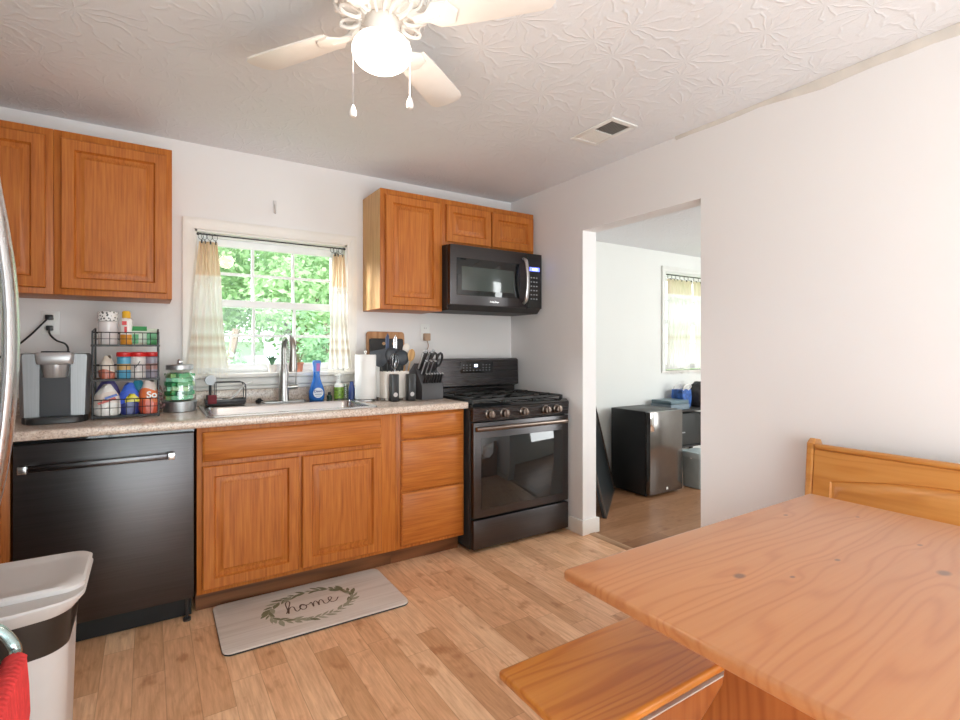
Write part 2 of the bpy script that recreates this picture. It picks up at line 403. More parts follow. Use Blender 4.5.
holed('wall_right', 'wall', YF, 0, 0, H, -1.647, -.792, 0, 1.992, 0, TH, 'x')
struct(MB().box(XL-TH, XL, YF-TH, TH, 0, H).build('wall_left', 'wall'))
holed('wall_front', 'wall', XL, TH, 0, H, -3.0, -.5, .04, 2.06, YF-TH, YF, 'y')
W2 = (1.863, 2.80, 1.0, 1.97)
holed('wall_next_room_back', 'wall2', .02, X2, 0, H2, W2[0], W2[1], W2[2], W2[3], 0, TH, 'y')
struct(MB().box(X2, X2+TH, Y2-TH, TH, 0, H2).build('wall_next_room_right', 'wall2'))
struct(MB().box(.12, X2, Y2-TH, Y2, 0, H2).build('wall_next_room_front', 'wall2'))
# threshold strip and the boxed base block round the end of the doorway wall
struct(MB().prism([(.042, 0), (.05, .006), (.092, .006), (.10, 0)], 'y', -1.647, -.792).build('trim_1', wood('threshold_wood', (.30, .16, .08), (.42, .25, .14), (.5, .31, .18), 'y')))
struct(MB().prism([(-.016, -.55), (-.016, -.808), (.136, -.808), (.136, -.55), (.12, -.55), (.12, -.792), (0, -.792), (0, -.55)], 'z', 0, .098, .004).build('baseboard_doorway', 'trim'))
struct(MB().box(-.014, 0, YF, -1.66, 0, .09, .003).build('baseboard_right', 'trim'))
# loose joint tape along the ceiling corner above the bench wall
pts = [(-.003-.004*random.random(), -1.5-.09*i, H-.006-.012*random.random()-.018*(i > 6)) for i in range(24)]
mb = MB(); mb.loft([[(-.0005, p[1], H-.001), (p[0]-.006, p[1], H-.0008), (p[0]-.003, p[1], p[2]), (-.0005, p[1], p[2]-.01)] for p in pts]); struct(mb.build('trim_2', plain('peeling_tape', (.66, .62, .57), .8)))

def sash_window(name, x0, x1, z0, z1, yc, cols, meet):
    w = struct(bpy.data.objects.new(name, None)); COL.objects.link(w)
    mb = MB(); f = .03
    mb.box(x0, x0+f, yc-.035, yc+.045, z0, z1, .003); mb.box(x1-f, x1, yc-.035, yc+.045, z0, z1, .003)
    mb.box(x0+f, x1-f, yc-.035, yc+.045, z1-f*.6, z1, .003); mb.box(x0+f, x1-f, yc-.035, yc+.045, z0, z0+f*.7, .003); mb.build('window_frame', 'vinyl', w)
    for nm, za, zb, dy in (('upper_sash', meet-.015, z1-f*.6, .02), ('lower_sash', z0+f*.7, meet+.028, -.015)):
        mb = MB(); a, b = x0+f, x1-f; r = .036
        mb.box(a, a+r, yc+dy-.016, yc+dy+.016, za, zb, .003); mb.box(b-r, b, yc+dy-.016, yc+dy+.016, za, zb, .003)
        mb.box(a+r, b-r, yc+dy-.016, yc+dy+.016, zb-r*1.15, zb, .003); mb.box(a+r, b-r, yc+dy-.016, yc+dy+.016, za, za+r*1.15, .003)
        sh = mb.build(nm, 'vinyl', w)
        mb = MB()
        for c in range(1, cols):
            x = a+r+(b-a-2*r)*c/cols; mb.box(x-.0085, x+.0085, yc+dy-.006, yc+dy+.006, za+r, zb-r, .002)
        zc = (za+zb)/2; mb.box(a+r, b-r, yc+dy-.0055, yc+dy+.0055, zc-.0085, zc+.0085, .002); mb.build('muntins', 'vinyl', sh)
        MB().box(a+r-.004, b-r+.004, yc+dy-.002, yc+dy+.002, za+r-.004, zb-r+.004).build('pane', 'pane', sh)
    return w
sash_window('window_1', WX0+.012, WX1-.012, WZ0+.012, WZ1-.012, .075, 3, 1.475)
w2 = sash_window('window_2', W2[0]+.01, W2[1]-.01, W2[2]+.01, W2[3]-.01, .075, 3, 1.48)
def casing(name, x0, x1, z0, z1, wd, sill, m='trim'):
    mb = MB(); pr = [(0, 0), (0, -.012), (.008, -.016), (wd*.5, -.012), (wd-.012, -.02), (wd, -.018), (wd, 0)]
    for (a, b, horiz) in ((x0, None, 0), (x1, None, 1), (None, None, 2)):
        if horiz == 0: rings = [[(x0-o, y, z0) for o, y in pr], [(x0-o, y, z1+o) for o, y in pr]]
        elif horiz == 1: rings = [[(x1+o, y, z0) for o, y in pr], [(x1+o, y, z1+o) for o, y in pr]]
        else: rings = [[(x0-o, y, z1+o) for o, y in pr], [(x1+o, y, z1+o) for o, y in pr]]
        mb.loft(rings)
    mb.box(x0, x0+.012, -.001, .06, z0, z1); mb.box(x1-.012, x1, -.001, .06, z0, z1); mb.box(x0, x1, -.001, .06, z1-.012, z1)
    return struct(mb.build(name, m))
casing('trim_3', WX0, WX1, WZ0, WZ1, .060, True)
mb = MB(); mb.box(WX0-.06, WX1+.06, -.05, .10, WZ0-.002, WZ0+.022, .005); mb.box(WX0-.045, WX1+.045, -.018, 0, WZ0-.048, WZ0-.004, .004); mb.box(WX0-.045, WX1+.045, -.012, 0, .985, WZ0-.052, .003)
struct(mb.build('trim_4', 'trim'))
casing('trim_5', W2[0], W2[1], W2[2], W2[3], .055, False, plain('greenish_white_trim', (.72, .73, .69), .5, var=.02))
mb = MB(); mb.box(W2[0]-.055, W2[1]+.055, -.012, .10, W2[2]-.02, W2[2], .003); struct(mb.build('trim_6', 'trim'))
# patio door behind the camera
d1 = struct(bpy.data.objects.new('door_1', None)); COL.objects.link(d1)
for x0, x1, dy in ((-3.0, -1.72, -.03), (-1.78, -.5, -.08)):
    mb = MB(); y = YF+dy
    for bx in ((x0, x0+.06, .05, 2.05), (x1-.06, x1, .05, 2.05), (x0+.06, x1-.06, .05, .13), (x0+.06, x1-.06, 1.98, 2.05)): mb.box(bx[0], bx[1], y-.018, y+.018, bx[2], bx[3], .003)
    sh = mb.build('sliding_panel', 'vinyl', d1); MB().box(x0+.058, x1-.058, y-.003, y+.003, .128, 1.982).build('pane', 'pane', sh)

# ------------------------------------------------------------ outside
M['lawn'] = plain('lawn', (.16, .28, .06), .9, var=.3, scale=3)
M['siding'] = plain('pale_siding', (.85, .86, .88), .6, var=.03)
M['bark'] = plain('bark', (.16, .11, .08), .9, var=.3)
def leafmat(name, a, b):
    k = NT(name); rnd = k.noise(k.co(), 3.0, 2); c = k.ramp(rnd, [(.3, a), (.7, b)]); k.t.nodes.remove(k.b)
    d = k.n('ShaderNodeBsdfDiffuse', {0: c}); t = k.n('ShaderNodeBsdfTranslucent', {0: c})
    mx = k.n('ShaderNodeMixShader', {0: .4, 1: d.outputs[0], 2: t.outputs[0]}); k.t.links.new(mx.outputs[0], k.out.inputs[0]); return k.m
M['leafA'] = leafmat('leaf_bright', (.26, .42, .20), (.50, .66, .40)); M['leafB'] = leafmat('leaf_deep', (.18, .33, .19), (.36, .52, .32))
g = MB().box(-40, 40, .5, 60, -.5, -.4).build('lawn', 'lawn'); struct(g)
g = MB().box(-40, 40, -40, YF-.6, -.5, -.1).build('patio', plain('pale_concrete', (.62, .62, .60), .8)); struct(g)  # unseen ground, made pale to bounce sun up onto the ceiling
def tree(x, y, h, rx, rz, n, leaf, label, seed, zc, ls=.10):
    rn = random.Random(seed); t = thing('tree', label, 'tree', (x, y, -.4 if y > 0 else -.1), 0, None)
    mb = MB(); br = [smooth([(0, 0, 0), (.06, .03, h*.35), (-.04, .05, h*.6), (.05, 0, h*.9)], 5)]
    mb.tube(br[0], [.16-.12*i/(len(br[0])-1) for i in range(len(br[0]))], 8)
    for i in range(9):
        a = rn.uniform(0, 2*pi); z0 = h*rn.uniform(.3, .75); L = rx*rn.uniform(.5, .85)
        mb.tube(smooth([(0, 0, z0), (cos(a)*L*.5, sin(a)*L*.5, z0+.3), (cos(a)*L, sin(a)*L, z0+.9*rn.random()+.2)], 4), .035, 6)
    mb.build('trunk', 'bark', t)
    vs, fs = [], []
    clumps = [(Vector((rn.gauss(0, .45), rn.gauss(0, .45), rn.gauss(0, .45))), rn.uniform(.25, .5)) for _ in range(34)]
    for i in range(n):
        c, cr = rn.choice(clumps)
        p = c+Vector((rn.gauss(0, 1), rn.gauss(0, 1), rn.gauss(0, 1))).normalized()*cr*rn.uniform(.6, 1)
        P = Vector((p.x*rx, p.y*rx, zc+p.z*rz))
        if P.z < .2: continue
        d = Vector((rn.gauss(0, 1), rn.gauss(0, 1), rn.gauss(0, .6)-.4)).normalized(); w = d.orthogonal().normalized(); w.rotate(Matrix.Rotation(rn.uniform(0, 6.28), 3, d))
        L = ls*rn.uniform(.7, 1.4); b = len(vs)
        vs += [P, P+d*L*.5+w*L*.24, P+d*L, P+d*L*.5-w*L*.24]; fs.append((b, b+1, b+2, b+3))
    me = bpy.data.meshes.new('foliage'); me.from_pydata(vs, [], fs); me.materials.append(M[leaf]); o = bpy.data.objects.new('foliage', me); COL.objects.link(o); o.parent = t
tree(-.45, 5.6, 5.0, 2.1, 1.85, 24000, 'leafA', 'leafy bright green tree filling the upper sash of the sink window', 1, 2.9, .095)
tree(-2.0, 10.4, 5.6, 1.7, 2.0, 9000, 'leafB', 'far tree seen through the left of the sink window', 2, 3.6, .17)
tree(2.05, 10.6, 5.6, 1.8, 2.9, 11000, 'leafB', 'far tree seen through the right of the sink window', 3, 2.7, .17)
for i, (x, y, r) in enumerate(((-1.95, 2.3, .42), (-.78, 2.5, .42), (.40, 2.3, .42))):
    tree(x, y, 1.3, r, r*1.45, 4200, 'leafB', ['low shrub outside at the left of the lower sash', 'low shrub outside behind the sink faucet', 'low shrub outside right of the sink faucet'][i], 20+i, 1.10, .075)
tree(-2.6, -9, 4.6, 2.0, 2.0, 6000, 'leafA', 'tree in the rear garden beyond the patio door', 9, 2.8, .2)
hs = thing('neighbour_house', 'low white neighbouring building beyond the trees, seen in lower sash', 'house', (-1.5, 12.5, -.4))
MB().box(-3.6, 1.9, 0, 4, 0, 1.80).build('wall', 'siding', hs)
MB().prism([(-.3, 1.80), (2, 2.65), (4.3, 1.80)], 'x', -3.8, 2.1).build('roof', plain('pale_roof', (.8, .8, .82), .7), hs)
mb = MB(); mb.box(-2.6, -1.8, -.02, 0, .5, 1.35); mb.build('window', 'blackgloss', hs)

# ------------------------------------------------------------ upper cabinets
ZB, ZT, YU = 1.462, 2.198, -.30
def wall_cabinet(label, x0, x1, z0, z1, doors, stile=.03, side=None):
    t = thing('wall_cabinet', label, 'cabinet', (x0, 0, z0)); w = x1-x0; h = z1-z0
    mb = MB(); mb.box(0, w, YU, -.001, 0, h, .002, m='oak')
    if side: mb.box(-.0012, 0, YU+.004, -.002, .004, h-.004, m=side)
    mb.build('body', 'oak', t)
    for a, b in doors: panel(b-a, h-.062, .021, .055, a-x0, .026, YU).build('door', 'oak', t)
    return t
wall_cabinet('oak wall cabinet cut off at the left photo edge beside the fridge', -3.30, -2.742, ZB, ZT, [(-3.272, -2.768)])
wall_cabinet('oak wall cabinet with one raised-panel door left of the sink window', -2.741, -2.289, ZB, ZT, [(-2.716, -2.312)])
wall_cabinet('tall oak wall cabinet with one door between window and microwave', -1.203, -.777, ZB, ZT, [(-1.175, -.800)], side='oak_lit_side')
wall_cabinet('short two-door oak wall cabinet above the microwave', -.776, -.018, 1.893, ZT, [(-.752, -.400), (-.390, -.030)])

# ------------------------------------------------------------ base cabinets
YB = -.60; ZC = .862
def base_cabinet(label, x0, x1, doors, fronts, z0=.098):
    t = thing('base_cabinet', label, 'cabinet', (x0, 0, 0)); w = x1-x0
    mb = MB(); mb.box(0, .016, YB+.018, -.002, z0, ZC-.001); mb.box(w-.016, w, YB+.018, -.002, z0, ZC-.001); mb.box(.016, w-.016, YB+.018, -.002, z0, z0+.015); mb.box(.016, w-.016, -.012, -.002, z0+.015, ZC-.001)
    mb.box(0, w, YB, YB+.018, z0, ZC-.001, .002); mb.build('body', 'oak', t)
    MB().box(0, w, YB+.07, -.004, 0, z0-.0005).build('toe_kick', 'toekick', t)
    for a, b, c, d in doors: panel(b-a, d-c, .021, .055, a-x0, c, YB).build('door', 'oak', t)
    for nm, a, b, c, d in fronts: slab(b-a, d-c, .021, a-x0, c, YB).build(nm, 'oakh', t)
    return t
base_cabinet('oak corner base cabinet squeezed between the fridge and dishwasher', -3.44, -2.836, [(-3.2, -2.862, .125, .68)], [('drawer', -3.2, -2.862, .71, .84)])
base_cabinet('oak sink base cabinet with two raised-panel doors and a false drawer front', -2.203, -1.232, [(-2.181, -1.757, .120, .682), (-1.741, -1.322, .120, .682)], [('false_front', -2.181, -1.322, .703, .838)])
base_cabinet('oak three-drawer base cabinet next to the range', -1.231, -.792, [], [('drawer', -1.204, -.803, .713, .848), ('drawer', -1.204, -.803, .421, .706), ('drawer', -1.204, -.803, .118, .412)])

# ------------------------------------------------------------ countertop, sink, faucet
CT = .90; SX0, SX1, SY0, SY1 = -2.160, -1.330, -.600, -.075
def counter():
    mb = MB(); x0, x1 = -3.44, -.787; y0, y1 = -.645, -.001
    hx0, hx1, hy0, hy1 = SX0+.02, SX1-.02, SY0+.02, SY1-.02
    t = bmesh.new(); xs = [x0, hx0, hx1, x1]; ys = [y0, hy0, hy1, y1]
    for z in (ZC, CT):
        V = [[t.verts.new((x, y, z)) for y in ys] for x in xs]
        for i in range(3):
            for j in range(3):
                if (i, j) != (1, 1): t.faces.new((V[i][j], V[i+1][j], V[i+1][j+1], V[i][j+1]))
        if z == ZC: V0 = V
    def wall_(a, b, c, d): t.faces.new((a, b, d, c))
    for i in range(3):
        wall_(V0[i][0], V0[i+1][0], V[i][0], V[i+1][0]); wall_(V0[i][3], V0[i+1][3], V[i][3], V[i+1][3]); wall_(V0[0][i], V0[0][i+1], V[0][i], V[0][i+1]); wall_(V0[3][i], V0[3][i+1], V[3][i], V[3][i+1])
    for (a, b) in (((1, 1), (2, 1)), ((2, 1), (2, 2)), ((2, 2), (1, 2)), ((1, 2), (1, 1))):
        wall_(V0[a[0]][a[1]], V0[b[0]][b[1]], V[a[0]][a[1]], V[b[0]][b[1]])
    bmesh.ops.recalc_face_normals(t, faces=t.faces[:])
    es = [e for e in t.edges if all(abs(v.co.y-y0) < 1e-5 for v in e.verts) and all(abs(v.co.z-v2.co.z) < 1e-5 for v in e.verts for v2 in e.verts)]
    bmesh.ops.bevel(t, geom=es, offset=.010, segments=3, affect='EDGES', profile=.5)
    mb.add(t)
    o = mb.build('countertop', 'granite'); tag(o, 'long speckled beige laminate countertop running under the window', 'countertop')
    return o
counter_o = counter()
b = MB().box(-3.44, -.787, -.020, -.0015, CT+.0005, .983, .004).build('backsplash', 'granite', counter_o)
sk = thing('kitchen_sink', 'stainless steel drop-in sink set in the countertop below the window', 'sink', (0, 0, CT))
mb = MB()
cx, cy = (SX0+SX1)/2, (SY0+SY1)/2; a, bb = (SX1-SX0)/2, (SY1-SY0)/2
by = cy-.045; bh = bb-.075
rings = []
for (A, Bq, yc, r, z) in ((a, bb, cy, .035, .001), (a-.002, bb-.002, cy, .034, .007), (a-.018, bb-.02, cy, .03, .0085), (a-.030, bh+.006, by, .05, .006), (a-.034, bh, by, .05, -.004), (a-.05, bh-.018, by, .06, -.17), (a-.09, bh-.06, by, .05, -.185)):
    rings.append([(x, y, z) for x, y in rrect(cx, yc, A, Bq, r, 6)])
mb.loft(rings, cap0=False); mb.build('basin', 'steel', sk)
mb = MB(); mb.lathe([(.045, -.186), (.045, -.182), (.035, -.181), (.03, -.184)], 20, (cx, by, 0)); mb.build('drain', 'chrome', sk)
# faucet
FX, FY = -1.722, -.105
fa = thing('faucet', 'brushed nickel pull-down faucet rising behind the sink', 'faucet', (FX, FY, CT+.009))
mb = MB(); mb.loft([[(x, y, z) for x, y in rrect(0, 0, A, Bq, Bq*.99, 6)] for A, Bq, z in ((.125, .028, 0), (.125, .028, .004), (.12, .023, .008))]); mb.build('base_plate', 'nickel', fa)
mb = MB(); mb.lathe([(.031, .006), (.030, .012), (.027, .05), (.024, .11), (.0265, .16), (.023, .185), (.019, .22)], 20)
D = Vector((.12, -1, 0)).normalized()
arc = [(0, 0, .2), (0, 0, .29)] + [(D.x*.075*(1-cos(q)), D.y*.075*(1-cos(q)), .305+.075*sin(q)) for q in [R(12*i) for i in range(0, 16)]]
mb.tube(arc, .0175, 14); mb.build('spout', 'nickel', fa)
e = Vector(arc[-1])
mb = MB(); mb.tube([e+Vector((0, 0, .004)), e+Vector((0, 0, -.03)), e+Vector((0, 0, -.10)), e+Vector((0, 0, -.125))], [.0185, .020, .025, .022], 16); mb.build('spray_head', metal('spray_head_nickel', (.36, .34, .32), .3, 'z'), fa)
mb = MB(); mb.tube([(.015, -.004, .085), (.075, -.012, .088)], [.015, .014], 12); mb.tube([(.066, -.012, .09), (.068, -.016, .13), (.066, -.02, .175)], [.006, .005, .004], 8); mb.build('lever_handle', 'nickel', fa)

# ------------------------------------------------------------ dishwasher
dw = thing('dishwasher', 'black stainless dishwasher with bar handle under the countertop', 'dishwasher', (-2.829, 0, 0))
DWW = .618
MB().box(0.004, DWW-.004, -.585, -.01, .10, .858).build('tub', 'black', dw)
MB().box(.004, DWW-.004, -.625, -.586, .105, .846, .004).build('door', 'blacksteel_v', dw)
MB().box(.002, DWW-.002, -.60, -.586, .846, .8605).build('control_strip', 'blackgloss', dw)
mb = MB(); mb.box(.052, DWW-.107, -.668, -.655, .742, .768, .004); mb.build('handle', 'blacksteel', dw)
for x in (.027, DWW-.103): MB().box(x-.003, x+.024, -.672, -.6255, .740, .770, .002).build('handle_post', 'steel', dw)
MB().box(.01, DWW-.01, -.56, -.53, .004, .099, .002).build('kick_plate', plain('kick_black', (.010, .010, .010), .8), dw)
for x in (.03, DWW-.03): MB().lathe([(.016, 0), (.016, .012), (.006, .013), (.006, .1)], 12, (x, -.60, 0)).build('foot', 'black', dw)

# ------------------------------------------------------------ range
RX = -.777; RW = .752
rg = thing('gas_range', 'black stainless gas range with five knobs in the corner', 'range', (RX, 0, 0))
MB().box(0, RW, -.645, -.03, .02, .862, .003).build('body', 'blackmatte', rg)
mb = MB(); mb.prism([(-.665, .855), (-.690, .868), (-.665, .884), (-.03, .884), (-.03, .855)], 'x', .0, RW, .003); mb.build('cooktop', 'blackgloss', rg)
mb = MB(); mb.prism([(-.646, .785), (-.682, .785), (-.690, .864), (-.665, .882), (-.646, .882)], 'x', .001, RW-.001, .003); mb.build('control_panel', 'blacksteel', rg)
for kx in (.112, .219, .368, .549, .643):
    y = -.688; z = .826
    mb = MB(); mb.lathe([(.028, 0), (.028, -.006), (.024, -.008), (.0225, -.028), (.0215, -.033), (.004, -.0335)], 20, (kx, y, z), axis='y'); mb.box(kx-.004, kx+.004, y-.040, y-.031, z-.020, z+.020, .002)
    mb.build('knob', 'bronze', rg)
od = MB(); od.box(.003, RW-.003, -.685, -.646, .212, .778, .004); od = od.build('oven_door', 'blacksteel_v', rg)
MB().box(.055, RW-.055, -.6865, -.6853, .262, .683, .0004).build('oven_window', 'blackgloss', od)
mb = MB(); mb.tube([(.010, -.706, .742), (RW-.030, -.706, .742)], .0145, 12, flat=(.8, 1)); mb.build('oven_handle', 'bronze', od)
for x in (.04, RW-.04): MB().rod((x, -.684, .742), (x, -.704, .742), .010).build('handle_post', 'bronze', od)
MB().box(.003, RW-.003, -.685, -.646, .025, .198, .004).build('storage_drawer', 'blacksteel_v', rg)
bgd = MB().prism([(-.03, .884), (-.085, .884), (-.085, .94), (-.135, .955), (-.128, 1.138), (-.11, 1.148), (-.03, 1.148)], 'x', .004, RW-.004, .003).build('backguard', 'blacksteel', rg)
tilt = math.atan2(.007, .183)
MB().box(.240, .512, -.1355, -.1305, 1.045, 1.126, .001, mtx=None).build('display_panel', 'blackgloss', bgd)
MB().box(.353, .380, -.137, -.1355, 1.088, 1.106).build('clock_display', 'screenwhite', bgd)
for i in range(9):
    for r_, z in enumerate((1.062, 1.080, 1.100)):
        if 3 <= i <= 5 and r_ > 0: continue
        MB().box(.258+i*.0275, .268+i*.0275, -.1366, -.1355, z, z+.004).build('button', 'greytext', bgd)
for i, (gx0, gx1) in enumerate(((.025, .250), (.258, .492), (.500, .727))):
    mb = MB(); zt = .912; r = .0065
    for yy in (-.635, -.15): mb.box(gx0, gx1, yy-r, yy+r, zt-.014, zt, .003)
    for xx in (gx0, gx1): mb.box(xx-r, xx+r, -.635, -.15, zt-.014, zt, .003)
    mb.box(gx0, gx1, -.398, -.386, zt-.012, zt, .003); xm = (gx0+gx1)/2
    for yc in (-.515, -.27):
        mb.box(gx0, xm-.03, yc-.005, yc+.005, zt-.010, zt+.004, .002); mb.box(xm+.03, gx1, yc-.005, yc+.005, zt-.010, zt+.004, .002)
        mb.box(xm-.005, xm+.005, yc-.115, yc-.03, zt-.010, zt+.004, .002); mb.box(xm-.005, xm+.005, yc+.03, yc+.115, zt-.010, zt+.004, .002)
    for xx in (gx0, gx1):
        for yy in (-.635, -.15): mb.box(xx-.008, xx+.008, yy-.008, yy+.008, .884, zt-.002)
    mb.build('grate', 'iron', rg)
for bx, by_ in ((.138, -.515), (.138, -.27), (.375, -.39), (.613, -.515), (.613, -.27)):
    MB().lathe([(.045, .884), (.043, .892), (.030, .894), (.030, .902), (.027, .904), (.003, .905)], 20, (bx, by_, 0)).build('burner', 'iron', rg)

# ------------------------------------------------------------ microwave
mw = thing('microwave', 'black stainless over-the-range microwave mounted below the short cabinet', 'microwave', (-.776, 0, 1.480))
MW = .752
MB().box(0, MW, -.365, -.002, 0, .410, .003).build('body', 'black', mw)
dr = MB().box(.001, .618, -.405, -.366, .022, .408, .004).build('door', 'blacksteel_v', mw)
MB().box(.048, .552, -.4062, -.405, .085, .325, .0005).build('door_glass', 'blackgloss', dr)
mgl = plain('smoked_mesh_glass', (.045, .060, .055), .10, Specular_IOR_Level=.9)
MB().box(.085, .50, -.4072, -.4062, .118, .272, .0004).build('viewing_window', mgl, dr)
hb = [(.588, -.405, .055), (.588, -.435, .075), (.588, -.450, .14), (.588, -.455, .20), (.588, -.450, .27), (.588, -.435, .345), (.588, -.405, .365)]
MB().tube(smooth(hb, 5), .013, 10, flat=(1, .7)).build('handle', 'steelv', dr)
cp = MB().box(.620, MW-.001, -.405, -.366, .022, .408, .004).build('control_panel', 'blackgloss', mw)
mb = MB(); mb.box(.640, .728, -.4065, -.405, .285, .312); mb.build('display', 'screenblue', cp)
mb = MB()
for x in (.668, .678, .690, .700): mb.box(x, x+.005, -.4073, -.4065, .291, .306)
mb.build('clock_digits', 'screenwhite', cp)
for i in range(3):
    for j in range(6): MB().box(.650+i*.024, .662+i*.024, -.4058, -.405, .085+j*.03, .093+j*.03).build('button', 'greytext', cp)
mb = MB()
for i in range(9): mb.box(.305+i*.0085, .3105+i*.0085, -.4060, -.405, .046, .046+.012*(1 if i in (0, 2, 5) else .75))
mb.build('nameplate', 'steel', dr)
MB().prism([(-.395, .022), (-.36, -.012), (-.05, -.012), (-.05, 0), (-.366, .0)], 'x', .006, MW-.006).build('vent_grille', 'blackmatte', mw)

# ------------------------------------------------------------ fridge and towel
fr = thing('refrigerator', 'tall silver refrigerator at the far left edge, only its bowed handle showing', 'refrigerator', (-3.44, -2.62, 0))
MB().box(0, .70, 0, .90, .02, 1.77, .006).build('body', plain('fridge_grey', (.30, .30, .31), .5), fr)
dd = MB().box(.702, .755, .002, .898, .73, 1.77, .012).build('door', 'steelv', fr)
hz = [(0.752, .835, 0.800), (0.772, .835, 0.880), (0.790, .835, 0.985), (0.802, .835, 1.120), (0.806, .835, 1.240), (0.802, .835, 1.360), (0.790, .835, 1.470), (0.777, .835, 1.560), (0.764, .835, 1.660), (0.752, .835, 1.720)]
MB().tube(smooth(hz, 6), .030, 16, flat=(.48, 1)).build('handle', 'steelv', dd)
fz = MB().box(.702, .755, .002, .898, .07, .715, .012).build('freezer_drawer', 'steelv', fr)
hp = [(.755, .80, .650), (.79, .79, .645), (.818, .775, .615), (.826, .74, .590), (.826, .5, .588), (.826, .16, .588), (.818, .125, .615), (.79, .11, .645), (.755, .10, .650)]
MB().tube(smooth(hp, 6), .011, 10).build('freezer_handle', plain('teal_grey_metal', (.42, .54, .53), .22, .85), fz)
MB().box(.02, .69, .03, .87, 0, .02).build('base_grille', 'black', fr)
def towel():
    mb = MB(); prof = []
    for k in range(9): prof.append((-.012, -.40+k*.05))
    for k in range(1, 9): a = pi-pi*k/9; prof.append((.0135*cos(a), .0+.0135*sin(a)))
    for k in range(9): prof.append((.0165+.006*sin(k*.5), -k*.055))
    P = [(-.014, -.40+.05*k) for k in range(8)]+[(-.014*cos(pi*k/8), .014*sin(pi*k/8)) for k in range(9)]+[(.014+.004*sin(k), -.055*k) for k in range(1, 9)]
    nv = len(P)-1
    def f(u, v):
        i = min(int(round(v*nv)), nv); x, z = P[i]; y = u*.24; rib = .006*abs(sin(y*2*pi/.030)); s = 1 if i > nv*.5 else -1
        row = .0012*sin(i*2.2)
        return (x+s*(rib+row), y, z)
    mb.grid(f, 60, nv); o = mb.build('knitted_towel', plain('red_knit', (.68, .045, .045), .95, var=.12, scale=45), sharp=80)
    md = o.modifiers.new('thick', 'SOLIDIFY'); md.thickness = .007; md.offset = 1
    return o
tw = towel(); tw.location = (-2.614, -2.105, .589); tag(tw, 'red ribbed knitted towel hanging at the lower left corner by the bin', 'towel')

# ------------------------------------------------------------ trash bin
tb = thing('trash_bin', 'light grey step bin with a dark band in front of the dishwasher', 'trash bin', (-2.725, -1.435, 0))
def bulge2(A, Bq, r, z, fb=.035):
    base = rrect(0, 0, A, Bq, r, 7); out = []
    # add intermediate points along the front so that it bows
    pts = []
    for i, p in enumerate(base):
        q = base[(i+1) % len(base)]; pts.append(p)
        if i % 8 == 7:
            for k in range(1, 8): pts.append((p[0]+(q[0]-p[0])*k/8, p[1]+(q[1]-p[1])*k/8))
    for x, y in pts: out.append((x, y-(fb*(1-min(1, (x/A)**2)) if y < 0 else 0), z))
    return out
MB().loft([bulge2(.145, .115, .05, .0), bulge2(.150, .12, .05, .01), bulge2(.162, .132, .05, .449)]).build('body', 'greyplastic', tb)
MB().loft([bulge2(.163, .133, .05, .4495), bulge2(.172, .143, .05, .545)]).build('band', plain('bin_black_band', (.02, .016, .014), .3), tb)
MB().loft([bulge2(.174, .145, .05, .5455), bulge2(.198, .166, .055, .578), bulge2(.199, .167, .055, .584), bulge2(.196, .165, .055, .588)]).build('rim', 'greyplastic', tb)
MB().loft([[(x, y+.02, z) for x, y, z in bulge2(A, Bq, .045, z, .01)] for A, Bq, z in ((.196, .140, .5885), (.197, .141, .600), (.190, .135, .606), (.160, .115, .6065), (.150, .105, .602), (.10, .075, .6015))]).build('lid', plain('bin_lid_grey', (.64, .60, .585), .4, var=.02), tb)
MB().box(-.05, .05, -.185, -.14, .01, .03, .006).build('pedal', 'black', tb)

# ------------------------------------------------------------ floor mat with printed wreath
fm = thing('floor_mat', 'off-white kitchen mat reading home inside a leaf wreath, before the sink', 'mat', (-1.737, -.785, 0), R(-.6))
MB().loft([[(x, y, z) for x, y in rrect(0, 0, A, Bq, .035, 6)] for A, Bq, z in ((.400, .226, .0005), (.402, .228, .004), (.402, .228, .0075))]).build('rubber_base', 'blackmatte', fm)
k = NT('whitewashed_boards'); s = k.n('ShaderNodeSeparateXYZ', {0: k.n('ShaderNodeTexCoord').outputs['Object']})
f = k.noise(k.co((.05, 1, 1)), 34, 4, .6); ln = k.math('PINGPONG', s.outputs[1], .048); ln = k.n('ShaderNodeMapRange', {0: ln, 1: 0.0, 2: .0035, 3: 0.0, 4: 1.0}).outputs[0]
c = k.ramp(f, [(.28, (.60, .535, .475)), (.5, (.70, .645, .59)), (.7, (.76, .71, .66))]); c = k.mix(.28, c, k.ramp(ln, [(0, (.5, .42, .38)), (1, (1, 1, 1))]), 'MULTIPLY'); k.set(Base_Color=c, Roughness=.55)
MB().loft([[(x, y, z) for x, y in rrect(0, 0, A, Bq, .034, 6)] for A, Bq, z in ((.401, .227, .0076), (.401, .227, .0125), (.395, .221, .0145))]).build('top_surface', k.m, fm)
leafprint = [plain('print_sage', (.33, .33, .24), .6), plain('print_olive', (.18, .18, .10), .6)]
mb = MB(); rn = random.Random(5)
def wreath_pt(a): return Vector((.192*cos(a), .134*sin(a), .0149))
mb.tube([wreath_pt(2*pi*i/60) for i in range(60)], .0013, 5, closed=True, m=leafprint[0], flat=(1, .2))
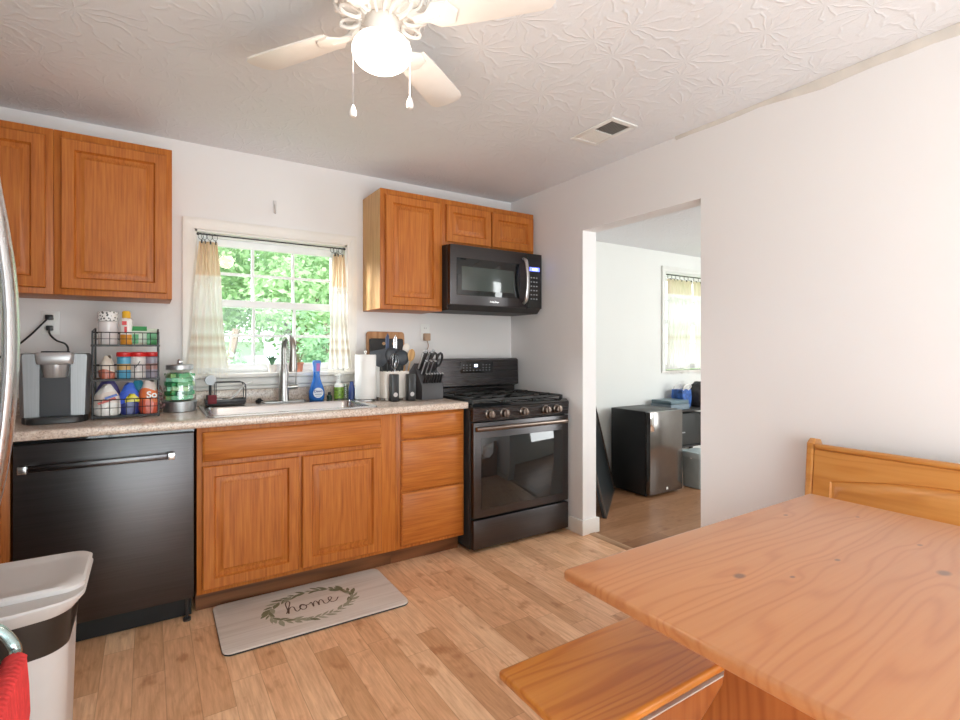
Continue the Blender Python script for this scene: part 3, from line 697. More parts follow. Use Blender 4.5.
for i in range(66):
    a = 2*pi*i/66+rn.uniform(-.04, .04); p = wreath_pt(a); tdir = (wreath_pt(a+.02)-p).normalized(); nrm = Vector((tdir.y, -tdir.x, 0))
    side = 1 if i % 2 else -1; d = (tdir*rn.uniform(.8, 1.1)+nrm*side*rn.uniform(.25, .75)).normalized(); w = Vector((-d.y, d.x, 0)); L = rn.uniform(.034, .066); W_ = L*rn.uniform(.12, .22)
    t_ = bmesh.new(); vs = [t_.verts.new(p+d*L*u+w*W_*v+Vector((0, 0, .0002*(i % 3)))) for u, v in ((0, 0), (.25, .8), (.5, 1), (.78, .6), (1, 0), (.78, -.6), (.5, -1), (.25, -.8))]; t_.faces.new(vs); mb.add(t_, leafprint[1 if (sin(a) > .1 and rn.random() < .8) or rn.random() < .2 else 0])
mb.build('printed_wreath', None, fm)
strokes = [
 [(0, .0), (.10, .25), (.30, .85), (.22, 1.0), (.12, .80), (.10, .3), (.08, -.05), (.16, .30), (.28, .46), (.36, .36), (.36, .1), (.42, -.02), (.54, .08)],
 [(.54, .08), (.60, .30), (.70, .44), (.62, .42), (.56, .22), (.62, .02), (.74, .02), (.82, .22), (.74, .42), (.70, .38), (.84, .30), (.98, .34)],
 [(.98, .34), (1.06, .42), (1.06, .02), (1.12, .30), (1.22, .45), (1.28, .32), (1.28, .02), (1.34, .30), (1.44, .45), (1.50, .32), (1.50, .08), (1.60, .02), (1.74, .16)],
 [(1.74, .16), (1.88, .36), (1.86, .48), (1.76, .44), (1.74, .2), (1.82, .02), (1.98, .06), (2.14, .30)]]
mb = MB()
for s_ in strokes: mb.tube([Vector((-.122+x*.115, -.032+y*.115, .0152)) for x, y in [(p.x, p.y) for p in smooth([(x, y, 0) for x, y in s_], 6)]], .0026, 6, flat=(1, .16))
mb.build('lettering', plain('print_brown', (.10, .06, .04), .6), fm)

# ------------------------------------------------------------ table and benches
TX0, TX1, TY0, TY1, TZ = -1.628, -.535, -3.17, -2.408, .74
tbm = thing('dining_table', 'amber pine dining table with knots filling the lower right', 'table', (TX0, (TY0+TY1)/2, 0))
tw_, td = TX1-TX0, (TY1-TY0)/2
MB().prism(rrect(tw_/2, 0, tw_/2, td, .012, 3), 'z', TZ-.026, TZ, .010, seg=4).build('tabletop', 'pine_top', tbm)
prof = [(.715, .25), (.70, .25), (.675, .115), (.64, .088), (.60, .092), (.55, .115), (.48, .150), (.40, .175), (.30, .185), (.2, .19), (.12, .205), (.06, .25), (.05, .29), (.0, .29)]
ends = [(y, z) for z, y in [(p[0]-.0015, p[1]) for p in prof[:1]]+[(p[0], p[1]) for p in prof[1:]]]
def trestle_poly(pr): return [(y, z) for z, y in pr]+[(-y, z) for z, y in pr[::-1]]
P = [(min(z, .7135), y) for z, y in prof]
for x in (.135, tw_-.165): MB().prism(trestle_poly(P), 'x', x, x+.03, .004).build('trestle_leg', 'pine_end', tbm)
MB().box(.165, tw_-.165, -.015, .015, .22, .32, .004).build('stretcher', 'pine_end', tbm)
bn = thing('bench', 'backless amber pine bench tucked under the far side of the table', 'bench', (-1.682, -2.38, 0))
BL = 1.12
MB().prism(rrect(BL/2, 0, BL/2, .140, .010, 3), 'z', .426, .45, .009, seg=4).build('seat', 'pine_seat', bn)
bp = [(.4245, .125), (.40, .125), (.36, .09), (.25, .075), (.12, .09), (.05, .13), (0, .13)]
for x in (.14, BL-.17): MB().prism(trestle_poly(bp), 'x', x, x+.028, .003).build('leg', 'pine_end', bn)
mb = MB(); mb.box(.06, BL-.06, -.10, -.078, .27, .373, .002, m='pine_end'); mb.box(.06, BL-.06, -.1002, -.0778, .3732, .3775, .001, m='pine_pale'); mb.build('front_rail', None, bn)
# high-backed nook bench along the right wall
nb = thing('nook_bench', 'high-backed amber pine bench against the white wall behind the table', 'bench', (-.02, -2.205, 0))
NL = 1.15
def endp(): return [(-.44, 0), (-.44, .36), (-.45, .42), (-.40, .46), (-.20, .47), (-.12, .56), (-.098, .80), (-.095, .835), (-.07, .852), (-.03, .846), (-.012, .82), (-.005, 0)]
for y in (-.028, -NL): MB().prism(endp(), 'y', y, y+.028, .006).build('end_panel', 'pine_back', nb)
MB().box(-.445, -.10, -NL+.028, -.028, .42, .445, .006).build('seat', 'pine_seat', nb)
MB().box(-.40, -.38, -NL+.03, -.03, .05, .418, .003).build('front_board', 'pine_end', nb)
lean = Matrix.Translation((-.115, 0, .45)) @ Matrix.Rotation(R(6.5), 4, 'Y')
def archpanel():
    mb = MB(); y0, y1 = -NL+.03, -.030; z0, z1 = 0, .362
    def ring(i, x, arch):
        a, b = y0+i, y1-i; n = 16; pts = [(x, a, z0+i), (x, b, z0+i)]
        for k in range(n+1):
            u = k/n; y = b+(a-b)*u; z = z1-i-(arch*(1-(1-abs(2*u-1)**2)) if arch else 0); pts.append((x, y, z))
        return pts
    rs = [ring(0, 0, 0), ring(0, -.018, 0), ring(.002, -.020, 0)]
    for i, x in ((.062, -.020), (.067, -.012), (.074, -.011), (.082, -.016), (.10, -.021)): rs.append(ring(i, x, .055))
    mb.loft(rs); mb.bm.transform(lean); return mb
archpanel().build('back_panel', 'pine_back', nb)
mb = MB(); mb.box(-.028, .012, -NL+.0285, -.0285, .362, .385, .009, seg=3); mb.bm.transform(lean); mb.build('top_rail', 'pine_back', nb)

# ------------------------------------------------------------ ceiling fan
FC = (-1.79, -1.78)
fan = thing('ceiling_fan', 'white ceiling fan with lit globe and two pull chains', 'ceiling fan', (FC[0], FC[1], H))
MB().lathe([(.075, -.0005), (.08, -.012), (.085, -.03), (.13, -.045), (.138, -.065), (.138, -.10), (.125, -.125), (.06, -.135), (.02, -.1355)], 36).build('motor_housing', 'fanwhite', fan)
mb = MB()
for i in range(18):
    a = 2*pi*i/18; mb.tube([(.125*cos(a), .125*sin(a), -.05), (.143*cos(a+.1), .143*sin(a+.1), -.075), (.135*cos(a+.2), .135*sin(a+.2), -.12)], .006, 6)
for i in range(10):
    a = 2*pi*i/10; er = Vector((cos(a), sin(a), 0))
    mb.tube([er*(.098+.030*cos(q))+Vector((0, 0, -.142+.014*sin(q)-.004)) for q in [2*pi*k/14 for k in range(14)]], .0055, 6, closed=True)
    a += pi/10; er = Vector((cos(a), sin(a), 0)); mb.tube(smooth([er*.06+Vector((0, 0, -.15)), er*.09+Vector((0, 0, -.139)), er*.125+Vector((0, 0, -.136)), er*.14+Vector((0, 0, -.11))], 4), .005, 6)
mb.build('housing_scrolls', 'fanwhite', fan)
MB().lathe([(.045, -.1356), (.052, -.145), (.052, -.185), (.058, -.195), (.06, -.2)], 28).build('light_kit', 'fanwhite', fan)
gz = 2.121-H
MB().lathe([(.058, .0+gz+.036)]+[(.09*cos(R(a)), gz+.058*sin(R(a))) for a in range(30, -91, -10)], 32).build('globe', 'globe', fan)
for ang in (122, 38, -51, 211):
    rz = Matrix.Rotation(R(ang), 4, 'Z'); pit = Matrix.Rotation(R(-11), 4, 'X')
    mtx = rz @ Matrix.Translation((0, 0, -.155)) @ pit
    pl = []
    for u, w in ((.185, .050), (.20, .054), (.34, .062), (.48, .066), (.505, .063), (.522, .048), (.528, .02)): pl.append((u, w))
    poly = pl+[(u, -w) for u, w in pl[::-1]]
    bo = MB(); bo.prism(poly, 'z', -.003, .003, .001, mtx=mtx); bo = bo.build('blade', 'fanwhite', fan)
    mb = MB(); mb.prism([(.105, .012), (.15, .018), (.18, .045), (.225, .038), (.245, .0), (.225, -.038), (.18, -.045), (.15, -.018), (.105, -.012)], 'z', -.010, -.0032, .002)
    mb.tube([(.07, 0, .04), (.10, 0, .012), (.13, 0, -.005), (.19, 0, -.008)], [.014, .013, .010, .006], 8); mb.bm.transform(mtx); mb.build('blade_iron', 'fanwhite', bo)
cr = Vector((cos(YAW), -sin(YAW), 0))
for s_, L in ((-.088, .19), (.085, .165)):
    p = cr*s_; zt = gz+.03
    ch = MB(); ch.tube([(cr.x*s_*.66, cr.y*s_*.66, gz+.055), (p.x, p.y, zt), (p.x, p.y, zt-L)], .0016, 6); ch = ch.build('pull_chain', 'chrome', fan)
    MB().lathe([(.003, zt-L), (.008, zt-L-.012), (.0115, zt-L-.024), (.009, zt-L-.036), (.002, zt-L-.039)], 14, (p.x, p.y, 0)).build('pull_knob', 'white', ch)

# ceiling register
vt = thing('ceiling_vent', 'small white ceiling register near the right wall', 'vent', (-.380, -1.335, H), pi)
mb = MB(); a, b_ = .092, .150
for q in ((-a, a, b_-.028, b_), (-a, a, -b_, -b_+.028), (-a, -a+.026, -b_+.028, b_-.028), (a-.026, a, -b_+.028, b_-.028)): mb.box(q[0], q[1], q[2], q[3], -.007, -.0005, .002)
mb.build('frame', 'whiteplastic', vt)
MB().box(-a+.026, a-.026, -b_+.028, b_-.028, -.002, -.0006).build('duct_opening', 'blackmatte', vt)
mb = MB()
for i in range(11):
    x = -a+.033+i*.0125; tl = -1 if i < 5 else 1; mb.box(x-.0007, x+.0007, -b_+.028, -.004, -.0068, -.0022, m='whiteplastic')
for i in range(10):
    x = -a+.034+i*.013; mb.box(x-.0006, x+.0006, .004, b_-.028, -.006, -.0022, m=plain('louvre_grey', (.35, .33, .31), .5) if i == 0 else mb.mats[-1])
mb.box(-a+.026, a-.026, -b_+.028, -.002, -.0045, -.003, m='trim')
mb.box(-a+.026, a-.026, -.004, .004, -.0068, -.002, m='whiteplastic'); mb.build('louvres', None, vt)

# ------------------------------------------------------------ curtains
CUR = [(0, (.93, .90, .84)), (.07, (.86, .80, .71)), (.10, (.93, .90, .83)), (.16, (.72, .62, .52)), (.19, (.93, .90, .83)), (.24, (.76, .67, .57)), (.28, (.93, .91, .86)), (.38, (.84, .79, .72)), (.42, (.95, .93, .89)), (.72, (.95, .92, .87)), (.74, (.84, .68, .51)), (1, (.80, .62, .45))]
M['curtain'] = cloth('striped_linen', CUR, 2, 0, .70, .5)
M['curtain_w'] = cloth('white_linen', [(0, (.9, .88, .84)), (.3, (.86, .82, .76)), (.34, (.78, .70, .62)), (.38, (.9, .88, .84)), (.80, (.93, .92, .9)), (.82, (.80, .68, .54)), (1, (.82, .70, .55))], 2, 0, .90, .6)
rod = thing('curtain_rod', 'thin black curtain rod across the top of the sink window', 'curtain rod', (WX0+.012, -.005, 1.858))
RL = WX1-WX0-.024
MB().rod((0, 0, 0), (RL, 0, 0), .0038, 10).build('rod', 'black', rod)
for x in (.004, RL-.004): MB().ball((x, 0, 0), .008).build('end_knob', 'black', rod)
def curtain(label, xc, wt, wb, zt, zb, y, nf, mat, skew=0, group=None, tier=None, seed=0):
    rn = random.Random(seed); t = thing('curtain', label, 'curtain', (xc, y, zb), 0, group); h = zt-zb
    ph = rn.uniform(0, 6)
    def f(u, v, dy=0):
        w = wt+(wb-wt)*(1-v)**1.2; x = (u-.5)*w+skew*(1-v); amp = .008*(.75+.25*v)
        return (x+.004*sin(v*7+u*9), amp*sin(u*nf*2*pi+ph+.5*sin(v*3))+dy+.006*sin(v*5+ph), v*h)
    mb = MB(); mb.grid(f, nf*10, 26); mb.build('panel', mat, t, sharp=180)
    mb = MB(); n = int(abs(wb)*110)
    for i in range(n):
        u = i/(n-1); p = Vector(f(u, 0)); mb.tube([p, p+Vector((rn.uniform(-.005, .005), rn.uniform(-.003, .003), -.02)), p+Vector((rn.uniform(-.008, .008), 0, -.045-.02*rn.random()))], .0014, 4)
    mb.build('fringe', mat, t)
    if tier:
        mb = MB(); n = int(wt*150)+8; zz = tier
        for i in range(n):
            u = i/(n-1); p = Vector(f(u, zz, -.006)); L = .03+.05*rn.random(); mb.tube([p, p+Vector((rn.uniform(-.006, .006), -.004, -L*.5)), p+Vector((rn.uniform(-.012, .012), -.004, -L))], .0013, 4)
        mb.build('tier_fringe', mat, t)
    return t, f
def rings(t, f, n, zrod, zb, y, h):
    for i in range(n):
        u = (i+.5)/n; p = Vector(f(u, 1)); zc = zrod-zb-.013
        rg_ = MB(); rg_.tube([(p.x, -y-.005+.0165*sin(a), zc+.0175*cos(a)) if False else (p.x+.015*sin(a)*.9, -y-.005+.006*sin(a), zc+.0175*cos(a)) for a in [2*pi*q/18 for q in range(18)]], .0013, 5, closed=True); rg_.tube([(p.x, -y-.005, zc-.016), (p.x, p.y, h+.002)], .0016, 5); rg_ = rg_.build('ring', 'black', t)
        MB().box(p.x-.004, p.x+.004, p.y-.005, p.y+.005, h-.012, h+.006, .001).build('clip', 'black', rg_)
t, f = curtain('beige striped curtain hanging left of the sink faucet window', -2.110, .095, .205, 1.808, 1.112, -.055, 5, 'curtain', .0, 'kitchen window curtains', .73, 1)
rings(t, f, 4, 1.858, 1.112, -.055, .696)
t, f = curtain('beige striped curtain at the right of the sink window near the cabinet', -1.385, .075, .150, 1.808, 1.095, -.055, 4, 'curtain', .012, 'kitchen window curtains', .71, 2)
rings(t, f, 3, 1.858, 1.095, -.055, .713)
rd2 = thing('curtain_rod', "thin dark curtain rod over the next room's window", 'curtain rod', (W2[0]+.014, -.012, 1.945))
MB().rod((0, 0, 0), (.90, 0, 0), .005, 10).build('rod', 'black', rd2)
t, f = curtain("white curtain half at the left of the next room's window", 2.060, .39, .36, 1.90, 1.025, -.035, 7, 'curtain_w', -.02, 'next room curtains', .80, 3)
rings(t, f, 6, 1.945, 1.025, -.035, .875)
t, f = curtain("white curtain half at the right of the next room's window, by the doorway edge", 2.520, .50, .46, 1.90, 1.025, -.035, 8, 'curtain_w', .02, 'next room curtains', .80, 4)
rings(t, f, 6, 1.945, 1.025, -.035, .875)

# ------------------------------------------------------------ wall bits
def outlet(x, z, label, w=.070, h=.115):
    t = thing('wall_outlet', label, 'outlet', (x, 0, z), 0)
    MB().box(-w/2, w/2, -.006, -.0005, -h/2, h/2, .002).build('plate', 'whiteplastic', t)
    for dz in (-.026, .026):
        rc = MB().box(-.017, .017, -.0085, -.006, dz-.017, dz+.017, .002).build('receptacle', 'whiteplastic', t)
        mb = MB(); mb.box(-.008, -.006, -.0088, -.0084, dz-.004, dz+.006); mb.box(.006, .008, -.0088, -.0084, dz-.004, dz+.006); mb.build('slots', 'black', rc)
    return t
outlet(-2.790, 1.345, 'white double outlet above the coffee maker with two plugs')
outlet(-.752, 1.335, 'white outlet behind the knife block left of the range')
cdp = thing('plug_adapter', 'tan plug-in adapter with cord at the outlet by the knife block', 'adapter', (-.748, -.009, 1.302))
MB().box(-.022, .022, -.035, -.0002, -.028, .024, .005).build('housing', plain('tan_plastic', (.46, .30, .19), .5), cdp)
MB().tube(smooth([(0, -.02, -.028), (.004, -.03, -.07), (-.030, -.024, -.13), (-.06, -.016, -.2), (-.07, -.012, -.29)], 6), .003, 6).build('cord', plain('brown_cord', (.35, .24, .17), .6), cdp)
hk = thing('wall_hook', 'clear hook stuck on the wall above the sink window', 'hook', (-1.751, 0, 2.03))
MB().box(-.010, .010, -.003, -.0003, .0, .075, .002).build('backing', plain('clear_plastic', (.70, .68, .67), .15), hk)
MB().tube(smooth([(0, -.004, .05), (0, -.014, .02), (0, -.018, -.004), (0, -.028, .0), (0, -.03, .014)], 5), .004, 8).build('hook_arm', plain('clear_plastic_arm', (.62, .60, .59), .12), hk)

# ------------------------------------------------------------ countertop things
# coffee maker
CMX, CMY = -2.742, -.335
cm = thing('coffee_maker', 'silver and black pod coffee maker beside the fridge', 'coffee maker', (CMX+.014, CMY, CT), R(4))
sil = metal('coffee_silver', (.24, .24, .245), .42, 'z', .8)
MB().loft([[(x, y, z) for x, y in rrect(0, .06, A, .135, .03, 5)] for A, z in ((.108, .0005), (.112, .004), (.116, .15), (.120, .29), (.116, .298))]).build('body', 'black', cm)
for sx in (-1, 1):
    MB().loft([[(sx*a_, y, z) for a_, y in ((.052, -.085), (.100+k_, -.085), (.116+k_, -.06), (.1165+k_, .05), (.100+k_, .05), (.052, .05))] for z, k_ in ((.030, 0), (.16, .003), (.286, .008), (.296, .004))]).build('side_panel', sil, cm)
MB().loft([[(x, y, z) for x, y in rrect(0, -.052, A, Bq, .02, 5)] for A, Bq, z in ((.060, .055, .252), (.062, .058, .256), (.066, .062, .290), (.062, .055, .303))]).build('brew_head', metal('coffee_head', (.45, .45, .46), .35, 'x', .6), cm)
MB().lathe([(.040, .195), (.044, .2), (.050, .251)], 24, (0, -.062, 0)).build('pod_holder', metal('pod_holder_silver', (.45, .45, .46), .35, 'z', .6), cm)
MB().loft([[(x, y, z) for x, y in rrect(0, -.04, A, Bq, .018, 4)] for A, Bq, z in ((.050, .045, .3032), (.048, .043, .309))]).build('control_pad', 'blackgloss', cm)
MB().box(-.050, .050, -.080, -.072, .03, .196).build('recess', plain('coffee_recess', (.02, .021, .026), .5), cm)
MB().loft([[(x, y, z) for x, y in rrect(0, -.055, A, Bq, .04, 5)] for A, Bq, z in ((.095, .062, .0006), (.098, .066, .003), (.098, .066, .024), (.094, .062, .030))]).build('drip_tray', 'black', cm)
cm_inv = (Matrix.Translation((CMX+.014, CMY, CT)) @ Matrix.Rotation(R(4), 4, 'Z')).inverted() @ Matrix.Translation((-2.790, -.009, 1.319))
mb = MB(); mb.tube(smooth([(0, -.028, -.004), (.004, -.04, -.03), (.03, -.05, -.06), (.062, -.055, -.075), (.075, -.06, -.10), (.070, -.075, -.125), (.05, -.125, -.1245)], 6), .0042, 6); mb.bm.transform(cm_inv); pco = mb.build('power_cord', 'black', cm)
mb = MB(); mb.box(-.013, .013, -.030, -.0002, -.012, .012, .004); mb.bm.transform(cm_inv); mb.build('plug', 'black', pco)
pc2 = thing('extension_cord', 'black plug and cord running from the outlet to the left behind the fridge', 'cord', (-2.790, -.009, 1.371))
MB().box(-.016, .014, -.034, -.0002, -.012, .012, .004).build('plug', 'black', pc2)
MB().tube(smooth([(-.006, -.03, -.006), (-.03, -.04, -.04), (-.07, -.04, -.09), (-.13, -.03, -.15), (-.22, -.03, -.22), (-.36, -.03, -.26)], 6), .0045, 6).build('cord', 'black', pc2)

# three-tier wire rack
RKX0, RKX1, RKY0, RKY1 = -2.597, -2.347, -.385, -.235
rk = thing('wire_rack', 'black three-tier wire rack stacked with snacks and jars', 'rack', (RKX0, RKY0, CT))
RW_, RD = RKX1-RKX0, RKY1-RKY0; r = .0028; TZ_ = (.012, .178, .335)
for x in (0, RW_):
    mb = MB()
    for y in (0, RD):
        top = .415 if y == RD else .398
        mb.tube([(x, y, .0006), (x, y, top)], .0042, 6)
    mb.tube([(x, 0, .398), (x, RD, .415)], r, 5)
    mb.build('side_frame', 'wire', rk)
for zi, z in enumerate(TZ_):
    mb = MB(); fh = (.075, .065, .058)[zi]
    for yy in [RD*i/6 for i in range(7)]: mb.rod((0, yy, z), (RW_, yy, z), .0016, 4)
    for xx in [RW_*i/12 for i in range(13)]: mb.rod((xx, 0, z), (xx, RD, z), .0013, 4)
    for hz_ in (fh, fh*.5, 0):
        for p, q in (((0, 0), (RW_, 0)), ((0, RD), (RW_, RD)), ((0, 0), (0, RD)), ((RW_, 0), (RW_, RD))): mb.rod((*p, z+hz_), (*q, z+hz_), .0024 if hz_ != fh*.5 else .0014, 5)
    for i in range(1, 8):
        for yy in (0, RD): mb.rod((RW_*i/8, yy, z), (RW_*i/8, yy, z+fh), .0014, 4)
    mb.box(-.006, RW_+.006, -.006, .0, z-.006, z+.003); mb.build('basket', 'wire', rk)
zs = [CT+z+.0022 for z in TZ_]; rcx = (RKX0+RKX1)/2; rcy = (RKY0+RKY1)/2
# top tier
ca = thing('canister', 'clear canister with a black-and-white patterned lid on the rack top', 'canister', (-2.545, rcy+.005, zs[2]))
MB().lathe([(.036, 0), (.038, .003), (.038, .105), (.034, .11)], 24).build('body', plain('frosty_plastic', (.72, .68, .68), .2), ca)
k = NT('spotted_lid'); v = k.n('ShaderNodeTexVoronoi', {'Vector': k.co(), 'Scale': 90.0}); k.set(Base_Color=k.ramp(v.outputs['Distance'], [(.32, (.03, .03, .03)), (.42, (.8, .78, .77))]), Roughness=.4)
MB().lathe([(.039, .1105), (.040, .113), (.040, .150), (.036, .154), (.002, .155)], 24).build('lid', k.m, ca)
bt = thing('squeeze_bottle', 'white bottle with yellow cap and orange base on rack top', 'bottle', (-2.474, rcy-.015, zs[2]))
mb = MB(); mb.lathe([(.022, 0), (.024, .003), (.024, .048)], 20, m=plain('orange_label', (.72, .30, .03), .4)); mb.lathe([(.024, .0482), (.024, .115), (.020, .122), (.013, .125)], 20, m='white'); mb.box(-.016, .002, -.0252, -.022, .092, .110, m='red'); mb.box(-.007, .003, -.0252, -.022, .055, .085, m='red'); mb.build('body', None, bt)
MB().lathe([(.015, .1255), (.017, .128), (.017, .150), (.013, .158), (.002, .159)], 18).build('cap', plain('yellow_cap', (.75, .42, .02), .4), bt)
for i, (x, y, w, h_, lb) in enumerate(((-2.423, rcy-.01, .030, .088, 'green and pale packet beside the yellow-capped bottle on the rack'), (-2.373, rcy-.02, .020, .078, 'green and white packet at the right end of the rack top'))):
    g = thing('snack_packet', lb, 'packet', (x, y, zs[2]), 0, 'green packets on the rack top')
    mb = MB(); gm = plain('packet_green%d' % i, (.05, .30, .10), .35); wm = plain('packet_pale%d' % i, (.62, .72, .60), .35)
    mb.loft([[(sx*w, sy*.016*q, z) for sx, sy in ((-1, -1), (1, -1), (1, 1), (-1, 1))] for z, q in ((0, .5), (h_*.2, 1), (h_*.75, 1))], m=(wm, gm)[i]); mb.loft([[(sx*w, sy*.016*q, z) for sx, sy in ((-1, -1), (1, -1), (1, 1), (-1, 1))] for z, q in ((h_*.752, 1), (h_*.95, .4), (h_, .12))], m=(gm, wm)[i])
    mb.box(-w*.9, -w*.1, -.0172, -.016, .006, .05, m=gm); mb.build('pouch', None, g)
# middle tier
for i, (x, rr, body, lb) in enumerate(((-2.482, .029, ((.10, .36, .55), (.62, .40, .16)), 'red-lidded jar with a blue and tan label on the middle rack tier'), (-2.428, .033, ((.72, .68, .66), (.68, .62, .62)), 'red-lidded jar with a white label on the middle rack tier'), (-2.372, .028, ((.30, .28, .34), (.36, .18, .16)), 'red-lidded jar of dark contents at the right of the middle tier'))):
    j = thing('spice_jar', lb, 'jar', (x, rcy-.012, zs[1]), 0, 'red-lidded jars on the rack')
    mb = MB(); a_ = plain('jar_label_a%d' % i, body[0], .35); b_ = plain('jar_label_b%d' % i, body[1], .35)
    mb.lathe([(rr-.002, 0), (rr, .003), (rr, .04)], 20, m=a_); mb.lathe([(rr, .0402), (rr, .068)], 20, m=b_); mb.lathe([(rr, .0682), (rr, .098), (rr-.004, .102)], 20, m=a_)
    if i == 1: mb.tube([(-.012, -rr-.0004, .05), (0, -rr-.001, .065), (.008, -rr-.0006, .08)], .0016, 5, m='black')
    mb.build('jar', None, j); MB().lathe([(rr+.001, .1022), (rr+.002, .104), (rr+.002, .120), (rr-.001, .123), (.002, .1235)], 22).build('lid', 'red', j)
def bag(name, label, loc, w, d, h, cols, top, seed, lean=0, cat='bag', txt=None):
    rn = random.Random(seed); t = thing(name, label, cat, loc); mb = MB(); n = 20
    ms = [plain('%s_%d_%d' % (name, seed, i), c, .28, var=.12, scale=30) for i, c in enumerate(cols)]
    ph = [rn.uniform(0, 6) for _ in range(4)]; lv = []
    for k_ in range(9):
        v = k_/8; X_ = (0, .12, .45, .70, .85, .94, 1.0); Y_ = (.80, 1.0, 1.04, .92, .66, .40+top*.3, .30+top*.4)
        q_ = max(i for i in range(6) if X_[i] <= v+1e-9); ww = w*(Y_[q_]+(Y_[q_+1]-Y_[q_])*(v-X_[q_])/(X_[q_+1]-X_[q_]))
        lv.append([(lean*v*v+ww*.5*cos(2*pi*q/n)*(1+.08*sin(3*2*pi*q/n+ph[0]+v*3)), d*.5*sin(2*pi*q/n)*(1-.75*v**3)*(1+.10*sin(4*2*pi*q/n+ph[1])), h*v+.008*sin(2*pi*q/n*2+ph[2])*(v > .1)) for q in range(n)])
    cut = [0, 3, 6, 8] if len(ms) == 3 else ([0, 4, 8] if len(ms) == 2 else [0, 8])
    for i in range(len(ms)): mb.loft(lv[cut[i]:cut[i+1]+1], m=ms[i], cap0=i == 0, cap1=i == len(ms)-1)
    mb.build('pouch', None, t, sharp=50)
    return t
bag('snack_pouch', 'pale printed pouch at the left of the middle rack tier', (-2.548, rcy+.0, zs[1]), .062, .05, .10, [(.55, .16, .10), (.74, .66, .58), (.70, .60, .50)], .5, 11)
q = bag('snack_bag', 'white snack bag folded over at lower left of the rack', (-2.545, rcy-.028, zs[0]), .105, .075, .135, [(.78, .74, .70), (.76, .66, .60), (.82, .79, .75)], .2, 12)
mb = MB(); mb.prism([(-.03, .052), (.035, .075), (.03, .085), (-.035, .06)], 'y', -.0455, -.0445); mb.build('red_stripe', plain('stripe_red', (.60, .12, .10), .4), q)
mb = MB(); mb.prism([(-.005, .075), (.04, .09), (.036, .10), (-.01, .083)], 'y', -.0452, -.0442); mb.build('blue_stripe', plain('stripe_blue', (.08, .16, .50), .4), q)
bag('snack_bag', 'shiny royal blue snack bag in the middle of the rack bottom', (-2.462, rcy-.015, zs[0]), .085, .075, .138, [(.03, .04, .20), (.05, .12, .62), (.06, .16, .70)], .4, 13)
bag('candy_bag', 'small yellow wrapper tucked before the blue snack bag', (-2.452, RKY0+.022, zs[0]+.058), .055, .014, .030, [(.70, .62, .05)], .6, 14)
bag('snack_bag', 'teal snack bag peeking out behind the blue one', (-2.430, RKY1-.028, zs[0]), .085, .045, .150, [(.04, .30, .42), (.05, .35, .50)], .4, 15)
bag('snack_bag', 'dark purple bag behind the white snack bag', (-2.545, RKY1-.030, zs[0]), .095, .05, .158, [(.10, .03, .08), (.10, .08, .25)], .3, 16)
q = bag('snack_bag', 'orange-red snack bag with white lettering at lower right of the rack', (-2.385, rcy-.022, zs[0]), .082, .085, .150, [(.62, .10, .05), (.75, .18, .05), (.72, .62, .58)], .5, 17)
mb = MB(); mb.mesh(text_mesh('So', .042, .0008, 0, .0012), mtx=T(.012, -.052, .088) @ FRONT); mb.build('lettering', 'white', q)
# big glass jar on a galvanized base
jr = thing('glass_jar', 'big glass jar of green packets with a grey metal lid', 'jar', (-2.252, -.205, CT))
galv = metal('galvanized', (.52, .53, .54), .45, 'x')
MB().lathe([(.070, .0005), (.074, .002), (.078, .052), (.075, .054), (.060, .050)], 32).build('base_ring', galv, jr)
MB().lathe([(.066, .0545), (.074, .062), (.076, .10), (.074, .165), (.060, .195), (.054, .203), (.055, .212)], 32).build('jar', 'jarglass', jr)
mb = MB(); mb.lathe([(.060, .2125), (.062, .214), (.062, .234), (.058, .238), (.004, .239)], 32); mb.build('lid', galv, jr)
MB().ball((0, 0, .252), .0145, 'chrome').build('lid_knob', 'chrome', jr)
rn = random.Random(3)
for i in range(24):
    L = i // 4; c_ = ((.06, .42, .16), (.10, .50, .22), (.05, .36, .12), (.28, .52, .20), (.10, .34, .22))[i % 5]
    o = MB(); o.loft([[(sx*w_, sy*dd_, z) for sx, sy in ((-1, -1), (1, -1), (1, 1), (-1, 1))] for w_, dd_, z in ((.020, .004, -.013), (.036, .012, -.010), (.036, .012, .010), (.020, .004, .013))])
    p_ = o.build('green_packet', plain('packet_wrap%d' % (i % 5), c_, .25), sharp=20); 
    rad = .046; an = -pi/2+2*pi*(i % 4)/4+.4*(L % 2)+rn.uniform(-.1, .1)
    p_.location = (-2.252+rad*cos(an), -.205+rad*sin(an), CT+.072+L*.0225-(0 if L < 4 else .002)); p_.rotation_euler = (0, rn.uniform(-.12, .12), an+pi/2)
    tag(p_, 'small green wrapped packet inside the big glass jar', 'packet', 'green packets in the glass jar')
# flowery sprig leaning left of the jar
sp = thing('dried_sprig', 'dark berry sprig tied to the left side of the glass jar', 'sprig', (-2.333, -.235, CT+.001))
mb = MB(); rn = random.Random(8)
mb.tube(smooth([(0, 0, 0), (-.008, .004, .05), (.004, 0, .10), (-.006, .004, .135)], 5), .0022, 5); mb.build('stem', 'bark', sp)
mb = MB()
for i in range(22):
    mb.ball((rn.uniform(-.014, .010), rn.uniform(-.018, .014), .015+.118*rn.random()), rn.uniform(.005, .009), seg=8)
mb.build('berries', plain('sprig_mix', (.24, .13, .13), .6, var=.9, scale=60), sp)

